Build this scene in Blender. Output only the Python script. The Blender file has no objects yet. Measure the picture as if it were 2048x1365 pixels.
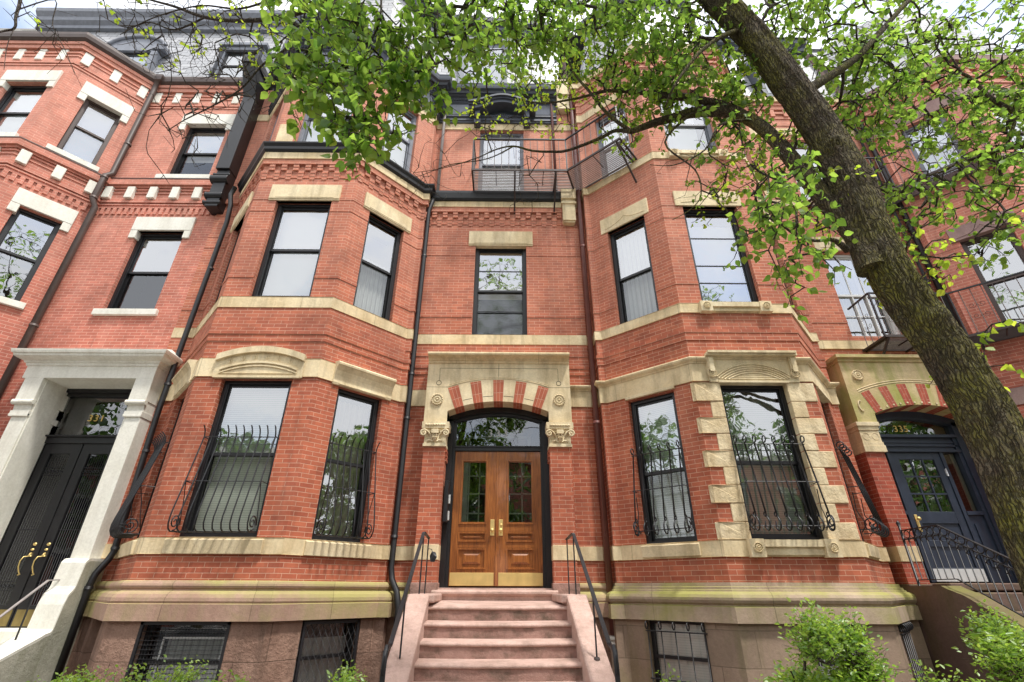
import bpy, bmesh, math, random
from mathutils import Vector, noise, kdtree
random.seed(7)
SC = bpy.context.scene
COL = SC.collection
RAD = math.radians

# ------------------------------------------------------------------ camera
CAM = (0.0, -8.4, 1.65)
PITCH, YAW, ROLL, FPX = RAD(27.233), RAD(.396), RAD(.203), 967.0
_f = Vector((math.sin(YAW)*math.cos(PITCH), math.cos(YAW)*math.cos(PITCH), math.sin(PITCH)))
_r = Vector((math.cos(YAW), -math.sin(YAW), 0))
_u = _r.cross(_f)
RT = _r*math.cos(ROLL) + _u*math.sin(ROLL)
UP = -_r*math.sin(ROLL) + _u*math.cos(ROLL)
from mathutils import Matrix
cd = bpy.data.cameras.new('camera'); cam = bpy.data.objects.new('camera', cd); COL.objects.link(cam)
cd.sensor_width = 36; cd.lens = 17.0; cd.clip_end = 2000; cd.clip_start = .05
m = Matrix((RT, UP, -_f)).transposed().to_4x4(); m.translation = CAM
cam.matrix_world = m
SC.camera = cam

def at(px, py, Y):
    """world point on the upright plane y=Y seen at a survey position of the photograph"""
    u, v = (px-1024)/FPX, -(py-682.5)/FPX
    d = _f + RT*u + UP*v
    t = (Y-CAM[1])/d.y
    return Vector(CAM) + d*t

# ------------------------------------------------------------------ materials
MATS = {}
class NT:
    def __init__(s, name):
        s.m = bpy.data.materials.new(name); s.m.use_nodes = True
        s.t = s.m.node_tree; s.t.nodes.clear()
        s.out = s.n('ShaderNodeOutputMaterial')
        MATS[name] = s.m
    def n(s, ty, **kw):
        x = s.t.nodes.new(ty)
        for k, v in kw.items():
            if k.startswith('i_'):
                x.inputs[k[2:].replace('_', ' ')].default_value = v
            else: setattr(x, k, v)
        return x
    def l(s, a, b): s.t.links.new(a, b)
    def pos(s, scale=(1, 1, 1), uv=False):
        g = s.n('ShaderNodeTexCoord') if uv else s.n('ShaderNodeNewGeometry')
        mp = s.n('ShaderNodeMapping'); mp.inputs['Scale'].default_value = scale
        s.l(g.outputs['UV'] if uv else g.outputs['Position'], mp.inputs['Vector'])
        return mp.outputs['Vector']
    def noise(s, vec, scale, detail=6, rough=.6, dist=0):
        x = s.n('ShaderNodeTexNoise'); x.inputs['Scale'].default_value = scale
        x.inputs['Detail'].default_value = detail; x.inputs['Roughness'].default_value = rough
        x.inputs['Distortion'].default_value = dist
        s.l(vec, x.inputs['Vector']); return x.outputs['Fac']
    def ramp(s, fac, stops):
        r = s.n('ShaderNodeValToRGB'); e = r.color_ramp.elements
        e[0].position, e[0].color = stops[0][0], c4(stops[0][1])
        e[1].position, e[1].color = stops[-1][0], c4(stops[-1][1])
        for p, c in stops[1:-1]:
            q = e.new(p); q.color = c4(c)
        s.l(fac, r.inputs['Fac']); return r.outputs['Color']
    def mix(s, fac, a, b, mode='MIX'):
        x = s.n('ShaderNodeMix', data_type='RGBA', blend_type=mode)
        if isinstance(fac, (int, float)): x.inputs[0].default_value = fac
        else: s.l(fac, x.inputs[0])
        for i, v in ((6, a), (7, b)):
            if isinstance(v, tuple): x.inputs[i].default_value = c4(v)
            else: s.l(v, x.inputs[i])
        return x.outputs[2]
    def math(s, op, a, b=0.0, c=None):
        x = s.n('ShaderNodeMath', operation=op)
        for i, v in enumerate((a, b) if c is None else (a, b, c)):
            if isinstance(v, (int, float)): x.inputs[i].default_value = v
            else: s.l(v, x.inputs[i])
        return x.outputs[0]
    def bump(s, h, strength, dist=.01, normal=None):
        b = s.n('ShaderNodeBump'); b.inputs['Strength'].default_value = strength
        b.inputs['Distance'].default_value = dist; s.l(h, b.inputs['Height'])
        if normal is not None: s.l(normal, b.inputs['Normal'])
        return b.outputs['Normal']
    def bsdf(s, color, rough=.8, normal=None, metal=0, spec=.5, coat=0):
        p = s.n('ShaderNodeBsdfPrincipled')
        if isinstance(color, tuple): p.inputs['Base Color'].default_value = c4(color)
        else: s.l(color, p.inputs['Base Color'])
        if isinstance(rough, (int, float)): p.inputs['Roughness'].default_value = rough
        else: s.l(rough, p.inputs['Roughness'])
        p.inputs['Metallic'].default_value = metal
        p.inputs['Specular IOR Level'].default_value = spec
        p.inputs['Coat Weight'].default_value = coat
        if normal is not None: s.l(normal, p.inputs['Normal'])
        s.l(p.outputs[0], s.out.inputs[0]); return p
def c4(c): return tuple(c) if len(c) == 4 else tuple(c)+(1,)

def brick_mat(name, c1, c2, mortar, stain=(.12, .05, .04), ms=.0075, wash=.25):
    t = NT(name); uv = t.pos(uv=True)
    b = t.n('ShaderNodeTexBrick'); b.offset = .5; b.squash = 1
    b.inputs['Scale'].default_value = 1; b.inputs['Brick Width'].default_value = .208
    b.inputs['Row Height'].default_value = .0655; b.inputs['Mortar Size'].default_value = ms
    b.inputs['Mortar Smooth'].default_value = .15
    b.inputs['Color1'].default_value = c4(c1); b.inputs['Color2'].default_value = c4(c2)
    b.inputs['Mortar'].default_value = c4(mortar)
    t.l(uv, b.inputs['Vector'])
    # a second, wider bond only to vary the tone of single bricks
    b2 = t.n('ShaderNodeTexBrick'); b2.offset = .5
    b2.inputs['Scale'].default_value = 1; b2.inputs['Brick Width'].default_value = .208*.5
    b2.inputs['Row Height'].default_value = .0655; b2.inputs['Mortar Size'].default_value = 0
    b2.inputs['Color1'].default_value = (.72, .72, .72, 1); b2.inputs['Color2'].default_value = (1.18, 1.15, 1.1, 1)
    mp = t.n('ShaderNodeMapping'); mp.inputs['Location'].default_value = (7.0*.208, 11*.0655, 0)
    t.l(uv, mp.inputs['Vector']); t.l(mp.outputs['Vector'], b2.inputs['Vector'])
    col = t.mix(.42, b.outputs['Color'], b2.outputs['Color'], 'MULTIPLY')
    pos = t.pos()
    n1 = t.noise(pos, .9, 8, .65)
    n2 = t.noise(t.pos((2.2, 2.2, .35)), 1.1, 6, .6)
    n3 = t.noise(pos, 34, 4, .6)
    col = t.mix(t.ramp(n1, [(.50, (0, 0, 0)), (.78, (.55, .55, .55))]), col, stain)
    col = t.mix(t.ramp(n2, [(.55, (0, 0, 0)), (.8, (wash, wash, wash))]), col, mortar)
    col = t.mix(t.ramp(n3, [(.3, (.22, .22, .22)), (.62, (0, 0, 0))]), col, (.9, .8, .75), 'MULTIPLY')
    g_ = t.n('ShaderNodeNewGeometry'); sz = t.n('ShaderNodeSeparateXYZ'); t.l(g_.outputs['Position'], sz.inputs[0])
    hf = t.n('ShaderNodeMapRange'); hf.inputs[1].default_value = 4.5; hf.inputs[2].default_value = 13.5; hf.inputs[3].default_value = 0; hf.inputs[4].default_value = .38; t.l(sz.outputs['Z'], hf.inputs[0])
    col = t.mix(hf.outputs[0], col, (.80, .47, .36))      # haze painted into the brick colour, paler with height
    # lichen / soot where rain runs and close under bands
    n4 = t.noise(t.pos((5, 5, .5)), 1.3, 6, .65)           # rain streaks
    col = t.mix(t.ramp(n4, [(.56, (0, 0, 0)), (.8, (.42, .42, .42))]), col, stain)
    n5 = t.noise(pos, 2.6, 3, .5)
    col = t.mix(.55, col, t.ramp(n5, [(.34, (.80, .78, .76)), (.66, (1.12, 1.12, 1.12))]), 'MULTIPLY')
    h = t.math('ADD', t.math('MULTIPLY', b.outputs['Fac'], -1.0), t.math('MULTIPLY', n3, .5))
    t.bsdf(col, .88, t.bump(h, .55, .006), spec=.25)
def stone_mat(name, ca, cb, stain, joint=1.35, row=30., moss=None, mossz=None, rough=.9, bumpd=.012, stainhi=.75, jc=.75, lumpy=.0, vs=(3, 3, .45)):
    t = NT(name); pos = t.pos()
    n1 = t.noise(pos, 1.7, 8, .62, .4); n2 = t.noise(t.pos(vs), 1.6, 7, .65); n3 = t.noise(pos, 26, 6, .7)
    col = t.ramp(n1, [(.32, ca), (.66, cb)])
    col = t.mix(t.ramp(n2, [(.46, (0, 0, 0)), (stainhi, (.85, .85, .85))]), col, stain)
    col = t.mix(.35, col, t.ramp(n3, [(.3, (.62, .6, .56)), (.7, (1.15, 1.13, 1.1))]), 'MULTIPLY')
    h = t.math('ADD', t.math('MULTIPLY', n3, .6), t.math('MULTIPLY', t.noise(pos, 6, 5, .6), .6+lumpy))
    if moss:
        n4 = t.noise(pos, .8, 7, .6, .6)
        sx = t.n('ShaderNodeNewGeometry'); sep = t.n('ShaderNodeSeparateXYZ'); t.l(sx.outputs['Normal'], sep.inputs[0])
        up = t.math('MULTIPLY', t.math('ADD', sep.outputs['Z'], .55), .20)
        f = t.math('MULTIPLY', t.math('ADD', n4, up), 1.0)
        col = t.mix(t.ramp(f, [(mossz or .72, (0, 0, 0)), ((mossz or .72)+.22, (.85, .85, .85))]), col, moss)
    if joint:
        b = t.n('ShaderNodeTexBrick'); b.offset = .5
        b.inputs['Scale'].default_value = 1; b.inputs['Brick Width'].default_value = joint
        b.inputs['Row Height'].default_value = row; b.inputs['Mortar Size'].default_value = .006
        b.inputs['Mortar Smooth'].default_value = .3
        b.inputs['Color1'].default_value = (1.06, 1.04, 1.02, 1); b.inputs['Color2'].default_value = (.86, .85, .84, 1)
        b.inputs['Mortar'].default_value = (jc, jc, jc*.97, 1)
        t.l(t.pos(uv=True), b.inputs['Vector'])
        col = t.mix(1.0, col, b.outputs['Color'], 'MULTIPLY')
        h = t.math('SUBTRACT', h, t.math('MULTIPLY', b.outputs['Fac'], .9))
    t.bsdf(col, rough, t.bump(h, .6, bumpd), spec=.25)
def paint(name, c, rough=.4, spec=.5, var=.25, bump=.12, metal=0, coat=0, scale=9):
    t = NT(name); pos = t.pos(); n = t.noise(pos, scale, 6, .65); n2 = t.noise(t.pos((4, 4, .6)), 2.2, 5)
    d = tuple(x*(1-var) for x in c); e = tuple(min(1, x*(1+var)) for x in c)
    col = t.mix(.5, t.ramp(n, [(.3, d), (.7, e)]), t.ramp(n2, [(.35, d), (.75, e)]))
    r = t.math('ADD', t.math('MULTIPLY', n, .25), rough-.1)
    t.bsdf(col, r, t.bump(n, bump, .004), metal, spec, coat)

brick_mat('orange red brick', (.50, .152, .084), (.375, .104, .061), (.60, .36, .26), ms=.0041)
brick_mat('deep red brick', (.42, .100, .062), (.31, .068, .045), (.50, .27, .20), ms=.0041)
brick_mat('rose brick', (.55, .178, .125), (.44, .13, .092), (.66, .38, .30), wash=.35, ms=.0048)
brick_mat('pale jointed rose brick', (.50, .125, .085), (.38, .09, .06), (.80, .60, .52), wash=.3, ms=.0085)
stone_mat('buff sandstone', (.64, .505, .30), (.81, .70, .48), (.36, .28, .17), stainhi=.76)
stone_mat('buff sandstone carved', (.66, .53, .325), (.83, .72, .50), (.38, .30, .18), joint=0, stainhi=.78)
stone_mat('quarry faced sandstone', (.66, .51, .30), (.85, .73, .51), (.36, .25, .13), joint=0, bumpd=.03, lumpy=.6)
stone_mat('mossy sandstone', (.50, .38, .20), (.64, .51, .31), (.33, .32, .10), joint=0, stainhi=.70, moss=(.30, .31, .07), mossz=.60)
stone_mat('red brownstone', (.24, .145, .11), (.37, .24, .185), (.14, .09, .068), joint=.72, row=.43, moss=(.27, .25, .12), mossz=.74, bumpd=.05, lumpy=.5, jc=.6)
stone_mat('mossy brownstone', (.34, .215, .165), (.47, .32, .25), (.30, .26, .13), joint=1.05, row=40, moss=(.36, .335, .12), mossz=.57, stainhi=.76)
stone_mat('grey brownstone', (.29, .21, .16), (.38, .285, .215), (.21, .185, .10), joint=.9, row=.40, moss=(.20, .20, .06), mossz=.74, jc=.7)
stone_mat('grey brownstone mould', (.33, .25, .185), (.46, .365, .28), (.26, .235, .12), joint=1.6, row=40, moss=(.30, .30, .08), mossz=.57, stainhi=.74)
stone_mat('purple brownstone', (.30, .20, .19), (.38, .27, .25), (.22, .15, .14), joint=0)
stone_mat('cream painted stone', (.72, .71, .63), (.83, .82, .75), (.56, .53, .45), joint=0, bumpd=.006, rough=.6, stainhi=.88)
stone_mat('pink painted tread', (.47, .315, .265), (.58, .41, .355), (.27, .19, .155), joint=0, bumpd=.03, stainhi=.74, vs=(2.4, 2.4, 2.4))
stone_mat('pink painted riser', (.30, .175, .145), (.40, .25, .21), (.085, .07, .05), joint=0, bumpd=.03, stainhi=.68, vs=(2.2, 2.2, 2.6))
stone_mat('dark brown stoop stone', (.13, .085, .07), (.19, .125, .105), (.10, .09, .04), joint=0, moss=(.18, .17, .05), mossz=.70)
paint('black paint', (.012, .012, .014), .38)
paint('black iron', (.014, .014, .017), .42, bump=.3, scale=40)
paint('navy paint', (.028, .038, .062), .36)
paint('slate blue cornice paint', (.060, .070, .090), .42)
paint('copper brown metal', (.075, .050, .042), .45)
paint('oxblood pipe paint', (.135, .045, .038), .36)
paint('galvanised grey pipe', (.30, .27, .26), .45)
paint('white pipe', (.62, .60, .54), .5)
paint('brass', (.80, .60, .24), .42, metal=.75, var=.12, bump=.06)
paint('dull brass', (.30, .23, .09), .35, metal=.6, var=.3)
paint('polished steel', (.66, .67, .69), .42, metal=.35, var=.1)
paint('rusty iron', (.045, .030, .027), .6, bump=.5)
paint('white sash paint', (.62, .63, .62), .45, var=.08)
paint('grey blue dormer paint', (.20, .215, .25), .5)
paint('dark interior', (.012, .011, .010), .9)
paint('gold leaf', (.75, .52, .16), .35, metal=.6, var=.1)
paint('frosted number', (.36, .38, .36), .7, var=.1)
paint('asphalt', (.05, .05, .052), .9, bump=.6, scale=60)
paint('concrete', (.33, .32, .30), .9, bump=.5, scale=30)
paint('garden soil', (.07, .05, .035), .95, bump=.8, scale=20)
paint('stone dust joint', (.05, .04, .03), .9)

t = NT('slate shingles'); uv = t.pos(uv=True)
b = t.n('ShaderNodeTexBrick'); b.offset = .5
for k, v in (('Scale', 1), ('Brick Width', .28), ('Row Height', .17), ('Mortar Size', .009)): b.inputs[k].default_value = v
b.inputs['Color1'].default_value = (.42, .43, .45, 1); b.inputs['Color2'].default_value = (.32, .33, .35, 1); b.inputs['Mortar'].default_value = (.10, .10, .11, 1)
t.l(uv, b.inputs['Vector'])
n = t.noise(t.pos(), 3, 6)
t.bsdf(t.mix(.5, b.outputs['Color'], t.ramp(n, [(.3, (.8, .8, .8)), (.7, (1.15, 1.13, 1.1))]), 'MULTIPLY'), .5, t.bump(b.outputs['Fac'], -.6, .01))

t = NT('oak veneer'); pos = t.pos((9, 9, .7)); n = t.noise(pos, 3.2, 8, .62, 1.2)
n2 = t.noise(t.pos((60, 60, 2.5)), 3, 5, .6, .3); n3 = t.noise(t.pos(), 1.7, 4)
col = t.ramp(n, [(.28, (.15, .046, .011)), (.5, (.31, .105, .024)), (.72, (.44, .165, .042))])
col = t.mix(.5, col, t.ramp(n2, [(.35, (.55, .5, .45)), (.6, (1.1, 1.1, 1.1))]), 'MULTIPLY')
col = t.mix(.5, col, t.ramp(n3, [(.35, (.6, .55, .5)), (.65, (1.15, 1.15, 1.1))]), 'MULTIPLY')
t.bsdf(col, .34, t.bump(n2, .12, .002), spec=.5, coat=.35)

def bark(name, a, b, c, moss, amt):
    t = NT(name); pos = t.pos(); v = t.n('ShaderNodeTexVoronoi', feature='DISTANCE_TO_EDGE'); v.inputs['Scale'].default_value = 36
    mp = t.n('ShaderNodeMapping'); mp.inputs['Scale'].default_value = (1.5, 1.5, .24)
    ds = t.noise(pos, 7, 5); g = t.n('ShaderNodeNewGeometry')
    va = t.n('ShaderNodeVectorMath', operation='ADD'); t.l(g.outputs['Position'], va.inputs[0])
    sc = t.n('ShaderNodeVectorMath', operation='SCALE'); 
    nn = t.n('ShaderNodeTexNoise'); nn.inputs['Scale'].default_value = 6; nn.inputs['Detail'].default_value = 4; t.l(g.outputs['Position'], nn.inputs['Vector'])
    t.l(nn.outputs['Color'], sc.inputs[0]); sc.inputs['Scale'].default_value = .10
    t.l(sc.outputs[0], va.inputs[1]); t.l(va.outputs[0], mp.inputs['Vector']); t.l(mp.outputs[0], v.inputs['Vector'])
    cr = t.ramp(v.outputs['Distance'], [(.0, (0, 0, 0)), (.20, (1, 1, 1))])
    n1 = t.noise(pos, 2.4, 8, .65); n2 = t.noise(pos, 60, 5, .7); n5 = t.noise(pos, 14, 5, .6)
    col = t.ramp(n5, [(.3, a), (.55, b), (.75, c)])
    col = t.mix(t.ramp(n1, [(.44, (0, 0, 0)), (.66, (amt, amt, amt))]), col, moss)
    col = t.mix(cr, t.mix(.7, col, (.05, .04, .03), 'MIX'), col)
    col = t.mix(t.ramp(n2, [(.52, (0, 0, 0)), (.74, (.35, .35, .35))]), col, (.34, .36, .28))
    h = t.math('ADD', t.math('MULTIPLY', cr, 1.0), t.math('MULTIPLY', n2, .45))
    t.bsdf(col, .92, t.bump(h, 1.0, .018), spec=.2)
bark('furrowed mossy bark', (.070, .050, .032), (.115, .088, .058), (.19, .16, .115), (.17, .16, .025), .95)
bark('smooth twig bark', (.07, .055, .045), (.12, .095, .08), (.19, .155, .13), (.12, .12, .06), .3)

def leafmat(name, c1, c2, tr1, tr2, gloss=.10):
    t = NT(name); g = t.n('ShaderNodeNewGeometry'); ri = g.outputs['Random Per Island']
    col = t.ramp(ri, [(0, c1), (1, c2)]); tc = t.ramp(ri, [(0, tr1), (1, tr2)])
    d = t.n('ShaderNodeBsdfDiffuse'); t.l(col, d.inputs[0])
    tl = t.n('ShaderNodeBsdfTranslucent'); t.l(tc, tl.inputs[0])
    gl = t.n('ShaderNodeBsdfGlossy'); gl.inputs['Roughness'].default_value = .42; gl.inputs[0].default_value = (.8, .85, .8, 1)
    a = t.n('ShaderNodeMixShader'); a.inputs[0].default_value = .62; t.l(d.outputs[0], a.inputs[1]); t.l(tl.outputs[0], a.inputs[2])
    m2 = t.n('ShaderNodeMixShader'); m2.inputs[0].default_value = gloss; t.l(a.outputs[0], m2.inputs[1]); t.l(gl.outputs[0], m2.inputs[2])
    t.l(m2.outputs[0], t.out.inputs[0])
leafmat('broad green leaf', (.050, .118, .020), (.155, .26, .042), (.22, .43, .045), (.50, .72, .10), .03)
stone_mat('stained grey render', (.36, .36, .29), (.50, .49, .41), (.24, .25, .16), joint=0, bumpd=.02, stainhi=.7)
leafmat('young lime leaf', (.15, .26, .025), (.30, .38, .04), (.45, .66, .04), (.72, .82, .08), .03)
leafmat('evergreen shrub leaf', (.14, .30, .035), (.36, .50, .08), (.30, .52, .05), (.55, .72, .10), .08)
leafmat('far foliage', (.03, .08, .012), (.10, .20, .03), (.08, .20, .02), (.20, .35, .04))

def glass(name, tint, base, waves=.13):
    t = NT(name); lw = t.n('ShaderNodeFresnel'); lw.inputs['IOR'].default_value = 1.9
    n = t.noise(t.pos(), 1.15, 3, .5); nr = t.bump(n, waves, .05)
    t.l(nr, lw.inputs['Normal'])
    f = t.math('ADD', t.math('MULTIPLY', lw.outputs[0], 1.25), base); f = t.math('MAXIMUM', t.math('MINIMUM', f, .92), 0.0)
    tr = t.n('ShaderNodeBsdfTransparent'); tr.inputs[0].default_value = c4(tint)
    gl = t.n('ShaderNodeBsdfGlossy'); gl.inputs['Roughness'].default_value = .012; gl.inputs[0].default_value = (.95, .97, 1, 1); t.l(nr, gl.inputs['Normal'])
    a = t.n('ShaderNodeMixShader'); t.l(f, a.inputs[0]); t.l(tr.outputs[0], a.inputs[1]); t.l(gl.outputs[0], a.inputs[2])
    t.l(a.outputs[0], t.out.inputs[0])
glass('window glass', (.93, .96, .94), .20)
glass('clear basement glass', (.97, .98, .97), .02)
glass('sky facing glass', (.90, .92, .92), .25)
glass('black door glass', (.26, .27, .25), -.06)
glass('dark door glass', (.62, .66, .60), .03)
t = NT('insect screen glass'); 
tr = t.n('ShaderNodeBsdfTransparent'); tr.inputs[0].default_value = (.80, .81, .80, 1); gl = t.n('ShaderNodeBsdfGlossy'); gl.inputs[0].default_value = (.5, .52, .55, 1); gl.inputs['Roughness'].default_value = .08
a = t.n('ShaderNodeMixShader'); a.inputs[0].default_value = .22; t.l(tr.outputs[0], a.inputs[1]); t.l(gl.outputs[0], a.inputs[2]); t.l(a.outputs[0], t.out.inputs[0])
def stripes(name, c, dark, pitch, axis, rough=.8):
    t = NT(name); g = t.n('ShaderNodeTexCoord'); s = t.n('ShaderNodeSeparateXYZ'); t.l(g.outputs['UV'], s.inputs[0])
    f = t.math('FRACT', t.math('MULTIPLY', s.outputs[axis], 1/pitch))
    col = t.ramp(f, [(0, dark), (.16, c), (.7, c), (1, dark)]); n = t.noise(t.pos(), 2.5, 4)
    col = t.mix(.4, col, t.ramp(n, [(.3, (.75, .75, .75)), (.7, (1.1, 1.1, 1.1))]), 'MULTIPLY')
    p = t.bsdf(col, rough, spec=.2)
    return t
stripes('white slatted blind', (.88, .88, .86), (.46, .47, .46), .032, 'Y')
stripes('green grey slatted blind', (.70, .75, .66), (.36, .40, .35), .032, 'Y')
stripes('bright basement blind', (.96, .97, .93), (.78, .80, .76), .03, 'Y')
stripes('beige folded curtain', (.62, .57, .46), (.34, .31, .25), .11, 'X')
stripes('grey folded curtain', (.60, .62, .60), (.34, .35, .34), .09, 'X')
stripes('white roller shade', (.78, .79, .78), (.74, .75, .74), 2.0, 'Y')
stripes('mauve roller shade', (.50, .44, .40), (.46, .40, .37), 2.0, 'Y')
stripes('fan light ribs', (.06, .07, .08), (.01, .01, .01), .05, 'X')

# ------------------------------------------------------------------ mesh helpers
def root_loc(o):
    while o is not None and o.parent is not None: o = o.parent
    return o.location.copy() if o is not None else Vector((0, 0, 0))
class M:
    def __init__(s): s.v = []; s.f = []; s.uv = []; s.sm = []
    def face(s, pts, uvs=None, smooth=False):
        k = len(s.v); s.v.extend(pts); s.f.append(tuple(range(k, k+len(pts))))
        s.uv.extend(uvs if uvs else [(p[0], p[2]) for p in pts]); s.sm.append(smooth)
    def grid(s, rows, closed=False, uvf=None, smooth=True, cap=False):
        """rows: list of rings with the same count; shared vertices"""
        k = len(s.v); n = len(rows[0])
        for r in rows: s.v.extend(r)
        for i in range(len(rows)-1):
            for j in range(n if closed else n-1):
                a, b2 = k+i*n+j, k+i*n+(j+1) % n
                s.f.append((a, b2, b2+n, a+n)); s.sm.append(smooth)
                s.uv.extend([(j*.05, i*.05), (j*.05+.05, i*.05), (j*.05+.05, i*.05+.05), (j*.05, i*.05+.05)] if uvf is None else [uvf(i, j), uvf(i, j+1), uvf(i+1, j+1), uvf(i+1, j)])
        if cap and closed:
            for base in (k, k+(len(rows)-1)*n):
                s.f.append(tuple(range(base, base+n))); s.uv.extend([(0, 0)]*n); s.sm.append(False)
    def hexa(s, c, uv=None):
        """c: 8 corners: 0-3 back bottom-left, bottom-right, top-right, top-left; 4-7 the same at the front"""
        for idx in ((4, 5, 6, 7), (1, 0, 3, 2), (0, 4, 7, 3), (5, 1, 2, 6), (7, 6, 2, 3), (0, 1, 5, 4)):
            s.face([c[i] for i in idx], [uv[i] for i in idx] if uv else None)
    def box(s, F, s0, s1, z0, z1, d0, d1, k0=0, k1=0):
        P = F.P
        c = [P(s0, z0, d0), P(s1, z0, d0), P(s1, z1, d0), P(s0, z1, d0),
             P(s0-k0*d1, z0, d1), P(s1+k1*d1, z0, d1), P(s1+k1*d1, z1, d1), P(s0-k0*d1, z1, d1)]
        u0, u1 = F.u0+s0, F.u0+s1; dd = d1-d0
        def q(idx, uvs): s.face([c[i] for i in idx], uvs)
        q((4, 5, 6, 7), [(u0, z0), (u1, z0), (u1, z1), (u0, z1)])
        q((0, 4, 7, 3), [(u0-dd, z0), (u0, z0), (u0, z1), (u0-dd, z1)])
        q((5, 1, 2, 6), [(u1, z0), (u1+dd, z0), (u1+dd, z1), (u1, z1)])
        q((7, 6, 2, 3), [(u0, z1), (u1, z1), (u1, z1+dd), (u0, z1+dd)])
        q((0, 1, 5, 4), [(u0, z0-dd), (u1, z0-dd), (u1, z0), (u0, z0)])
    def wbox(s, x0, x1, y0, y1, z0, z1):
        c = [(x0, y1, z0), (x1, y1, z0), (x1, y1, z1), (x0, y1, z1), (x0, y0, z0), (x1, y0, z0), (x1, y0, z1), (x0, y0, z1)]
        uv = [(p[0]+p[1], p[2]) for p in c]; s.hexa(c, uv)
    def tube(s, pts, r, n=8, smooth=True, cap=True):
        pts = [Vector(p) for p in pts]
        rr = r if isinstance(r, (list, tuple)) else [r]*len(pts)
        rows = []; prev = None
        for i, p in enumerate(pts):
            t = (pts[min(i+1, len(pts)-1)]-pts[max(i-1, 0)])
            if t.length < 1e-9: t = Vector((0, 0, 1))
            t.normalize()
            if prev is None:
                a = Vector((0, 0, 1)) if abs(t.z) < .9 else Vector((1, 0, 0))
                x = t.cross(a).normalized()
            else:
                x = (prev-t*prev.dot(t))
                x = x.normalized() if x.length > 1e-6 else t.orthogonal().normalized()
            prev = x; y = t.cross(x)
            rows.append([tuple(p+(x*math.cos(2*math.pi*j/n)+y*math.sin(2*math.pi*j/n))*rr[i]) for j in range(n)])
        s.grid(rows, True, None, smooth, cap)
    def bar(s, a, b, w, h=None):
        """square bar"""
        a, b = Vector(a), Vector(b); h = h or w; t = (b-a).normalized()
        x = t.cross(Vector((0, 0, 1)) if abs(t.z) < .95 else Vector((0, 1, 0))).normalized(); y = x.cross(t)
        c = []
        for p in (a, b):
            c.append([p-x*w/2-y*h/2, p+x*w/2-y*h/2, p+x*w/2+y*h/2, p-x*w/2+y*h/2])
        s.hexa([tuple(q) for q in c[0]+c[1]])
    def lathe(s, F, s0, z0, prof, n=20, d0=0):
        rows = [[F.P(s0+r*math.cos(2*math.pi*j/n), z0+r*math.sin(2*math.pi*j/n), d0+d) for j in range(n)] for r, d in prof]
        s.grid(rows, True, None, True, True)
    def sweep(s, path, prof, close_ends=True, us=0.0):
        """profile (outward, z) carried along a plan path with mitred corners"""
        n = len(path); segs = []
        for i in range(n-1):
            dx, dy = path[i+1][0]-path[i][0], path[i+1][1]-path[i][1]; L = math.hypot(dx, dy); segs.append((dx/L, dy/L, L))
        mit = []
        for i in range(n):
            if i == 0: t = segs[0]; mit.append((t[1], -t[0]))
            elif i == n-1: t = segs[-1]; mit.append((t[1], -t[0]))
            else:
                a, b = segs[i-1], segs[i]; nx, ny = a[1]+b[1], -(a[0]+b[0]); l = math.hypot(nx, ny); nx /= l; ny /= l
                c = nx*a[1]-ny*a[0]; mit.append((nx/c, ny/c))
        V = [[0.]]; 
        for j in range(1, len(prof)): V[0].append(V[0][-1]+math.hypot(prof[j][0]-prof[j-1][0], prof[j][1]-prof[j-1][1]))
        z0 = prof[0][1]; u = us
        for i in range(n-1):
            L = segs[i][2]
            for j in range(len(prof)-1):
                (d0, za), (d1, zb) = prof[j], prof[j+1]
                p = [(path[i][0]+mit[i][0]*d0, path[i][1]+mit[i][1]*d0, za), (path[i+1][0]+mit[i+1][0]*d0, path[i+1][1]+mit[i+1][1]*d0, za),
                     (path[i+1][0]+mit[i+1][0]*d1, path[i+1][1]+mit[i+1][1]*d1, zb), (path[i][0]+mit[i][0]*d1, path[i][1]+mit[i][1]*d1, zb)]
                s.face(p, [(u, z0+V[0][j]), (u+L, z0+V[0][j]), (u+L, z0+V[0][j+1]), (u, z0+V[0][j+1])])
            u += L
        if close_ends:
            for i in (0, n-1):
                s.face([(path[i][0]+mit[i][0]*d, path[i][1]+mit[i][1]*d, z) for d, z in prof])
    def build(s, name, mat, parent=None, bevel=0, seg=1, label=None, stuff=False):
        me = bpy.data.meshes.new(name); off = root_loc(parent)
        me.from_pydata([(p[0]-off.x, p[1]-off.y, p[2]-off.z) for p in s.v], [], s.f)
        uvl = me.uv_layers.new(name='UVMap')
        buf = [c for uv in s.uv for c in uv]
        if len(buf) == len(uvl.data)*2: uvl.data.foreach_set('uv', buf)
        me.polygons.foreach_set('use_smooth', s.sm)
        me.materials.append(MATS[mat])
        o = bpy.data.objects.new(name, me); COL.objects.link(o); o.parent = parent
        if bevel:
            b = o.modifiers.new('bevel', 'BEVEL'); b.width = bevel; b.segments = seg; b.limit_method = 'ANGLE'
            w = o.modifiers.new('weld', 'WELD'); w.merge_threshold = .0002
            o.modifiers.move(1, 0)
        if label: o['label'] = label
        if stuff: o['kind'] = 'stuff'
        return o
def tag(o, label, cat, group=None):
    o['label'] = label; o['category'] = cat
    if group: o['group'] = group
    return o
def empty(name, loc, label=None, cat=None, group=None):
    o = bpy.data.objects.new(name, None); o.location = loc; o.empty_display_size = .2; COL.objects.link(o)
    if label: tag(o, label, cat, group)
    return o
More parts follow.
